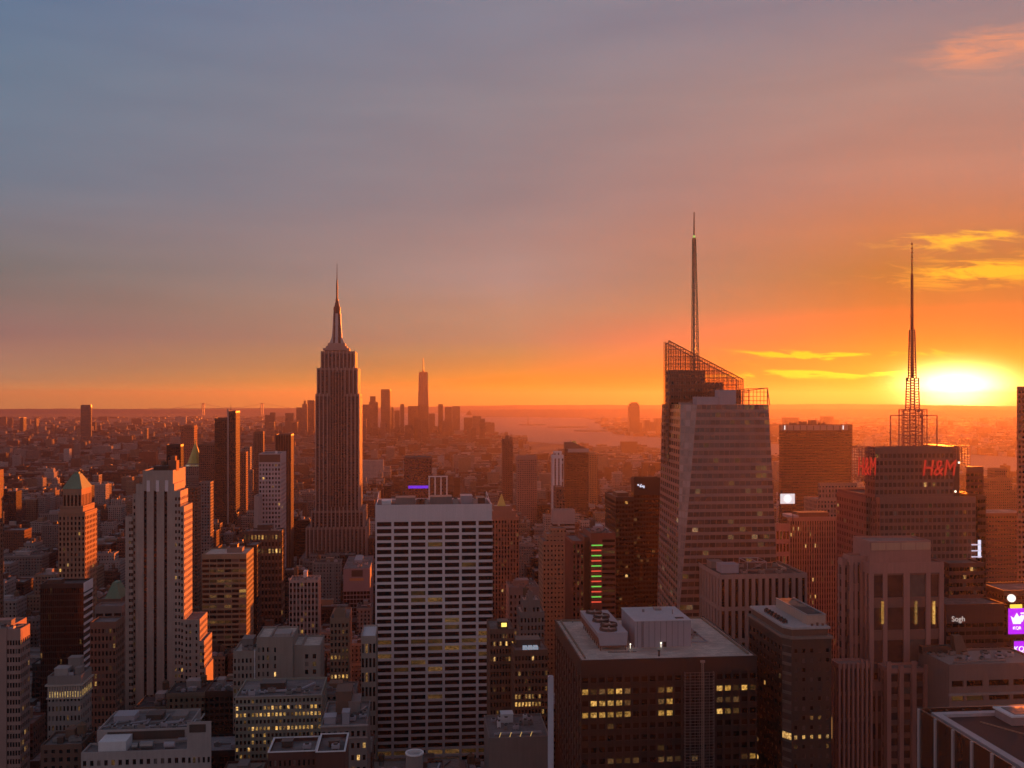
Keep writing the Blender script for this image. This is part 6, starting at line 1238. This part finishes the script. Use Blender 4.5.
# ================================================================== the rest of the city
PAL = [('brown brick', (0.18, 0.105, 0.08), .45, .5, 3.2), ('red brick', (0.20, 0.085, 0.06), .4, .5, 3.0), ('tan brick', (0.32, 0.235, 0.175), .45, .5, 3.1), ('grey stone', (0.32, 0.29, 0.28), .42, .52, 3.4),
       ('pale concrete', (0.42, 0.38, 0.36), .6, .5, 3.6), ('dark glass', (0.06, 0.042, 0.04), .85, .7, 2.6), ('white brick', (0.52, 0.48, 0.47), .45, .45, 3.3), ('bronze', (0.10, 0.062, 0.05), .7, .6, 3.0)]
FM = [facade_mat('city_' + n.replace(' ', '_'), tuple(v * .66 for v in c), bay=b, flo=3.7, wu=wu, wv=wv, p=.028, ls=1.1, vary=.6, rowlit=.05) for n, c, wu, wv, b in PAL]
RM = [ROOFG, ROOFD, roof_mat('buff_roof', (.27, .23, .20)), roof_mat('silver_roof', (.28, .27, .28))]
RNAME = ['grey', 'black', 'tan', 'silver']
def ycap(Y, q):
    pts = [(430, 748), (520, 712), (640, 672), (760, 632), (900, 590), (1100, 552), (1400, 518), (1800, 490), (2300, 470), (3000, 453), (4000, 441), (5500, 434), (7000, 428)]
    for (a, ya), (b, yb) in zip(pts, pts[1:]):
        if Y <= b: return ya + (yb - ya) * max(0, (Y - a)) / (b - a) + q.uniform(0, 26) * min(1, 1200 / Y)
    return 426
def gen_lots():
    q = random.Random(20); lots = []
    Y = 440.0
    while Y < 7600:
        step = 80 if Y < 3200 else 70
        for row in (0, 1):
            y0 = Y + row * 32; dp = 27
            xa, xb = WX(-40, y0), WX(1064, y0)
            X = xa + q.uniform(0, 20)
            while X < xb:
                w = q.choice([14, 18, 22, 26, 30, 40, 52]) * (1.0 if Y < 2600 else 1.5)
                nxt = X + w + (q.choice([.6, .6, 2.5]))
                av = [a for a in AVES if X - 13 < a < X + w + 13]
                if av and Y < 4200: X = max(av) + 13; continue
                if Y > 3200 and q.random() < .18: X = nxt + 12; continue
                x0, x1 = X, X + w; X = nxt
                if in_water((x0 + x1) / 2, y0) or in_water((x0 + x1) / 2, y0 + dp + 30): continue
                if (x0 + x1) / 2 > 1.7e3 - .0 * Y and Y > 1500 and in_water((x0 + x1) / 2 - 300, y0): pass
                z = q.lognormvariate(3.75 if Y < 1500 else 3.5 if Y < 2600 else 3.05, .45)
                if q.random() < (.25 if Y < 2200 else .09): z *= q.uniform(1.5, 2.6)
                if Y < 900: z = max(z, 60 + q.uniform(0, 40))
                cx = (x0 + x1) / 2; dep = cx * math.sin(TH) + y0 * math.cos(TH)
                z = min(z, CZ - (ycap(Y, q) - EYE) / F * dep)
                pm = PX(cx, y0)
                if y0 < 640 and 366 < pm < 498: z = min(z, CZ - (776 - EYE) / F * dep)
                if y0 > 3500 and 525 < pm < 690: z = min(z, CZ - (454 - EYE) / F * dep)
                ty = (y0 - 690) / math.cos(SUN_AZ); rx = -138 + ty * math.sin(SUN_AZ)      # the gap the last sun reaches the striped tower through
                if -20 < ty < 900 and x0 - 26 < rx < x1 + 26: z = min(z, 42 + 0.022 * max(0, ty))
                if z < 8: continue
                y1 = y0 + dp - q.uniform(0, 4)
                if any(x0 < f[1] + 2 and x1 > f[0] - 2 and y0 < f[3] + 2 and y1 > f[2] - 2 for f in FOOT): continue
                lots.append((x0, x1, y0, y1, z))
        Y += step
    return lots
LOTS = gen_lots()
# what each would show: paint front faces near to far on a coarse picture
items = [(f[2], 0, f) for f in FOOT] + [(l[2], 1, l) for l in LOTS]
items.sort(key=lambda i: i[0])
mask = np.zeros((768, 1024), bool); SHOW = {}
for Yq, kind, f in items:
    a, b = PX(f[0], f[2]), PX(f[1], f[2]); c0 = PX(f[0], f[3]); c1 = PX(f[1], f[3])
    l, r = int(max(0, min(a, c0))), int(min(1024, max(b, c1) + 1)); t_ = int(max(0, PY((f[0] + f[1]) / 2, f[3] if f[4] < CZ else f[2], f[4])))
    bt = int(min(768, PY((f[0] + f[1]) / 2, f[2], 0)))
    if r <= l or bt <= t_: continue
    sub = mask[t_:bt, l:r]
    if kind: SHOW[f] = int((~sub).sum())
    sub[:] = True
rank = sorted((l for l in LOTS if SHOW.get(l, 0) > 3 and l[2] < 3400), key=lambda l: -SHOW[l])
KEEP = rank[:292]; KS = set(KEEP)
MARKS = [('white grid slab', 434, 648), ('striped tower', 160, 665), ('deco spire tower', 337, 1290), ('green pyramid tower', 76, 825), ('roof-box tower', 655, 398), ('sloped glass tower', 718, 560), ('mast tower', 920, 540),
         ('square-windowed pale tower', 270, 1150), ('tall dark slab', 226, 1600), ('gilded pyramid', 193, 1780), ('brown pier tower', 503, 900), ('emblem tower', 640, 850), ('festive light strips', 600, 700), ('crowned dark tower', 577, 1700),
         ('slim white tower', 558, 1450), ('brown numeral slab', 817, 1500), ('purple screens', 1016, 550), ('black slab at left', 62, 610), ('banded office', 224, 790), ('rose deco block', 900, 432), ('neon strip block', 418, 1150), ('right edge tower', 1021, 660), ('pale-topped block', 564, 1000)]
ORD = ['', 'second', 'third', 'fourth', 'fifth', 'sixth', 'seventh', 'eighth', 'ninth', 'tenth', 'eleventh', 'twelfth', 'thirteenth', 'fourteenth', 'fifteenth', 'sixteenth']
seen_lab = {}
def city_label(col, l, roofn, feat):
    x0, x1, y0, y1, z = l; px = PX((x0 + x1) / 2, y0); w = x1 - x0
    size = 'slim' if z > 1.6 * w and z > 70 else 'tall' if z > 75 else 'wide' if w > 38 else 'low' if z < 28 else 'mid-height'
    name, mx, my = min(MARKS, key=lambda m: abs(m[1] - px) + abs(math.log(m[2] / y0)) * 40)
    rel = ('left of' if px < mx - 14 else 'right of' if px > mx + 14 else ('beyond' if y0 > my else 'before'))
    k = '%s %s block with %s, %s the %s' % (size, col, feat, rel, name)
    n = seen_lab.get(k, 0); seen_lab[k] = n + 1
    if n: k = '%s nearest %s' % (ORD[n] if n < len(ORD) else ORD[-1], k.replace(' block with ', ', ').replace(' the ', ' ').replace('stepped top and tank', 'steps and tank').replace('square-windowed pale tower', 'square-windowed tower').replace('with ', ''))
    return k
GRP = 'ordinary city blocks'
tank_me = shed_me = None
def unit_mesh(name, fn, mats):
    m = MB(); fn(m); me = bpy.data.meshes.new(name); me.from_pydata(m.v, [], m.f)
    for q in mats: me.materials.append(q)
    me.polygons.foreach_set('material_index', m.m); return me
def f_tank(m):
    m.cyl(0, 0, 2.6, 6.4, 2, 1.95, 12); m.cyl(0, 0, 6.4, 7.9, 2.1, .1, 12)
    for a, b in ((-1, -1), (1, -1), (1, 1), (-1, 1)): m.bar((a * 1.2, b * 1.2, 0), (a * 1.2, b * 1.2, 2.6), .3)
def f_shed(m): m.box(-.5, .5, -.5, .5, 0, 1); m.box(-.53, .53, -.53, .53, 1, 1.08)
def f_cool(m): m.box(-1.5, 1.5, -1.2, 1.2, .3, 2); m.cyl(0, 0, 2, 2.4, .9, n=10); [m.box(a - .1, a + .1, b - .1, b + .1, 0, .3) for a in (-1.2, 1.2) for b in (-1, 1)]
tank_me = unit_mesh('water_tank', f_tank, [TANKW]); cool_me = unit_mesh('cooling_unit', f_cool, [STEEL]); cool2 = unit_mesh('cooling_unit', f_cool, [LAV])
shed_me = [unit_mesh('bulkhead', f_shed, [m_]) for m_ in (BROWN, GREY, TAN, DKBR, PALE)]
def child(name, me, root, x, y, z, s=(1, 1, 1)):
    o = bpy.data.objects.new(name, me); COL.objects.link(o); o.parent = root; o.location = (x, y, z); o.scale = s; return o
q = random.Random(31)
for l in sorted(KEEP, key=lambda l: l[2]):
    x0, x1, y0, y1, z = l; w, dp = x1 - x0, y1 - y0
    ci = q.choices(range(8), [5, 3, 5, 4, 3, 3, 2, 3])[0] if y0 < 1600 else q.choices(range(8), [5, 4, 4, 4, 3, 2, 2, 2])[0]
    root = thing('city_block', ((x0 + x1) / 2, y0, 0), None, 'building', GRP)
    feats = []; Wm, blocks = MB(), [(x0, x1, y0, y1, z)]
    if q.random() < .45 and w > 17 and z > 30:
        i, h = w * q.uniform(.1, .22), z * q.uniform(.1, .25); blocks = [(x0, x1, y0, y1, z - h), (x0 + i, x1 - i * q.uniform(.3, 1.2), y0 + dp * .18, y1 - dp * .1, z)]; feats.append('stepped top')
    for k, (a, b, c, d_, h) in enumerate(blocks):
        zb = 0 if k == 0 else blocks[0][4] - 1
        Wm.box(a, b, c, d_, zb, h - 2.2, 0, 'tb'); Wm.box(a - .25 * (k == 0), b + .25 * (k == 0), c - .3 * (k == 0), d_, h - 2.2, h, 1, 't' + ('' if k == 0 else 'b'))
        if k == 0: a, b, c = a - .25, b + .25, c - .3
        Rb = MB(); roof_on(Wm, Rb, a, b, c, d_, h, 1.0); ri = q.choices(range(4), [4, 4, 1.5, 1.5])[0]; Rb.build('roof', RM[ri], root)
    if y0 < 1300:          # string courses, corner piers
        a, b, c, d_, h = blocks[0]
        for f in q.sample([.12, .2, .55, .72, .84, .9], q.choice([1, 2, 3])): Wm.box(a - .35, b + .35, c - .4, c - .02, h * f, h * f + .55, 1)
        if q.random() < .4:
            n = max(2, round((b - a) / 7))
            for k in range(n + 1): xx = a + (b - a) * k / n; Wm.box(max(a, xx - .45), min(b, xx + .45), c - .3, c - .03, 0, h - 2.3, 1)
    cm = plain('trim_%d' % ci, tuple(min(.6, v * .8) for v in PAL[ci][1]))
    Wm.build('wall', [FM[ci], cm], root)
    a, b, c, d_, h = blocks[-1]; lx = lambda u: a + (b - a) * u - root.location.x; ly = lambda v: c + (d_ - c) * v - y0; zr = h - 1
    sm = q.choice(shed_me)
    child('bulkhead', sm, root, lx(q.uniform(.35, .65)), ly(.62), zr, (max(3, (b - a) * q.uniform(.2, .4)), (d_ - c) * .3, q.uniform(2.5, 6)))
    if q.random() < .5:
        child('water_tank', tank_me, root, lx(q.choice([.17, .83])), ly(q.uniform(.45, .8)), zr, (q.uniform(.8, 1.15),) * 3); feats.append('water tank')
    nc = q.choice([3, 4, 5, 7]) if y0 < 800 else q.choice([1, 2, 3, 4]) if y0 < 1500 else q.choice([0, 1])
    if y0 < 1000 and q.random() < .7: child('bulkhead', q.choice(shed_me), root, lx(q.uniform(.15, .85)), ly(.3), zr, (q.uniform(2, 4), q.uniform(2, 4), q.uniform(1.6, 3)))
    if y0 < 1000: X_, Y_ = (lambda u: a + (b - a) * u), (lambda v: c + (d_ - c) * v); duct(root, [(X_(q.uniform(.1, .3)), Y_(.45)), (X_(q.uniform(.6, .9)), Y_(.45)), (X_(.9), Y_(.8))], zr, q.uniform(.4, .8), q.choice([STEEL, LAV, GREY]))
    for k in range(nc): child('cooling_unit', q.choice([cool_me, cool2]), root, lx(q.uniform(.15, .85)), ly(q.uniform(.14, .4)), zr, (q.uniform(.6, 1.3),) * 3)
    feat = {0: 'one roof shed', 1: feats[0] if feats else ''}.get(len(feats), 'stepped top and tank')
    root['label'] = city_label(PAL[ci][0], l, RNAME[ri], feat)
# everything smaller or farther, as one mass
Mm = MB(); mats = []
for n, c, wu, wv, b in PAL[:5] + PAL[6:]: mats.append(facade_mat('mass_' + n.replace(' ', '_'), tuple(v * .6 for v in c), bay=b * 1.3, flo=4.2, wu=wu, wv=wv, p=.035, island=True, ls=1.5, vary=1.1))
roofs = [ROOFG, ROOFD, RM[2], ROOFD, plain('rose_roof_far', (.24, .17, .15), .9)]
nm = len(mats)
def mass(x0, x1, y0, y1, z, q):
    k = q.choices(range(nm), [4, 3, 4, 4, 2, 1, 2])[0]; Mm.box(x0, x1, y0, y1, 0, z, k, 'tb'); Mm.poly(((x0, y0, z), (x1, y0, z), (x1, y1, z), (x0, y1, z)), nm + q.randrange(5))
    if q.random() < .6: w, dd = x1 - x0, y1 - y0; u = q.uniform(.1, .6); Mm.box(x0 + w * u, x0 + w * (u + .3), y0 + dd * .5, y0 + dd * .8, z, z + q.uniform(2.5, 6), q.randrange(nm))
q = random.Random(77)
for l in LOTS:
    if l not in KS: mass(*l, q)
for k in range(5200):    # the outer boroughs and the far shore
    px = q.uniform(-30, 1054); D = 1 / q.uniform(1 / 15500, 1 / 4600); X = WX(px, D)
    if in_water(X, D) or in_water(X, D + 60): continue
    if D < 7600 and -700 < X < 900 and D < 7400: continue
    w = q.uniform(18, 60) * (1 + D / 12000); z = q.lognormvariate(2.6, .4)
    if q.random() < .05: z *= q.uniform(2, 4.5)
    z = min(z, CZ - (416 - EYE) / F * D * (1.0 if px < 470 else 1.15)) if D > 5200 else min(z, 70)
    if z < 5: continue
    mass(X - w / 2, X + w / 2, D, D + q.uniform(15, 40), z, q)
tag(Mm.build('far_city', mats + roofs, None), 'hazy mass of smaller blocks filling the city out to the bay', 'far city', kind='stuff')

# ------------------------------------------------------------------ the evening air
def haze():
    m = bpy.data.materials.new('haze'); m.use_nodes = True; q = NT(m.node_tree)
    v = q.n('ShaderNodeVolumePrincipled'); o = q.n('ShaderNodeOutputMaterial'); q.l(v.outputs[0], o.inputs['Volume'])
    v.inputs['Color'].default_value = (0.36, 0.31, 0.42, 1); v.inputs['Density'].default_value = 4.5e-5; v.inputs['Anisotropy'].default_value = 0.62
    h = MB(); h.box(-27000, 27000, -27000, 27000, -1, 470); ob = h.build('haze', m); tag(ob, 'warm evening haze over the whole city', 'haze', kind='stuff')
haze()
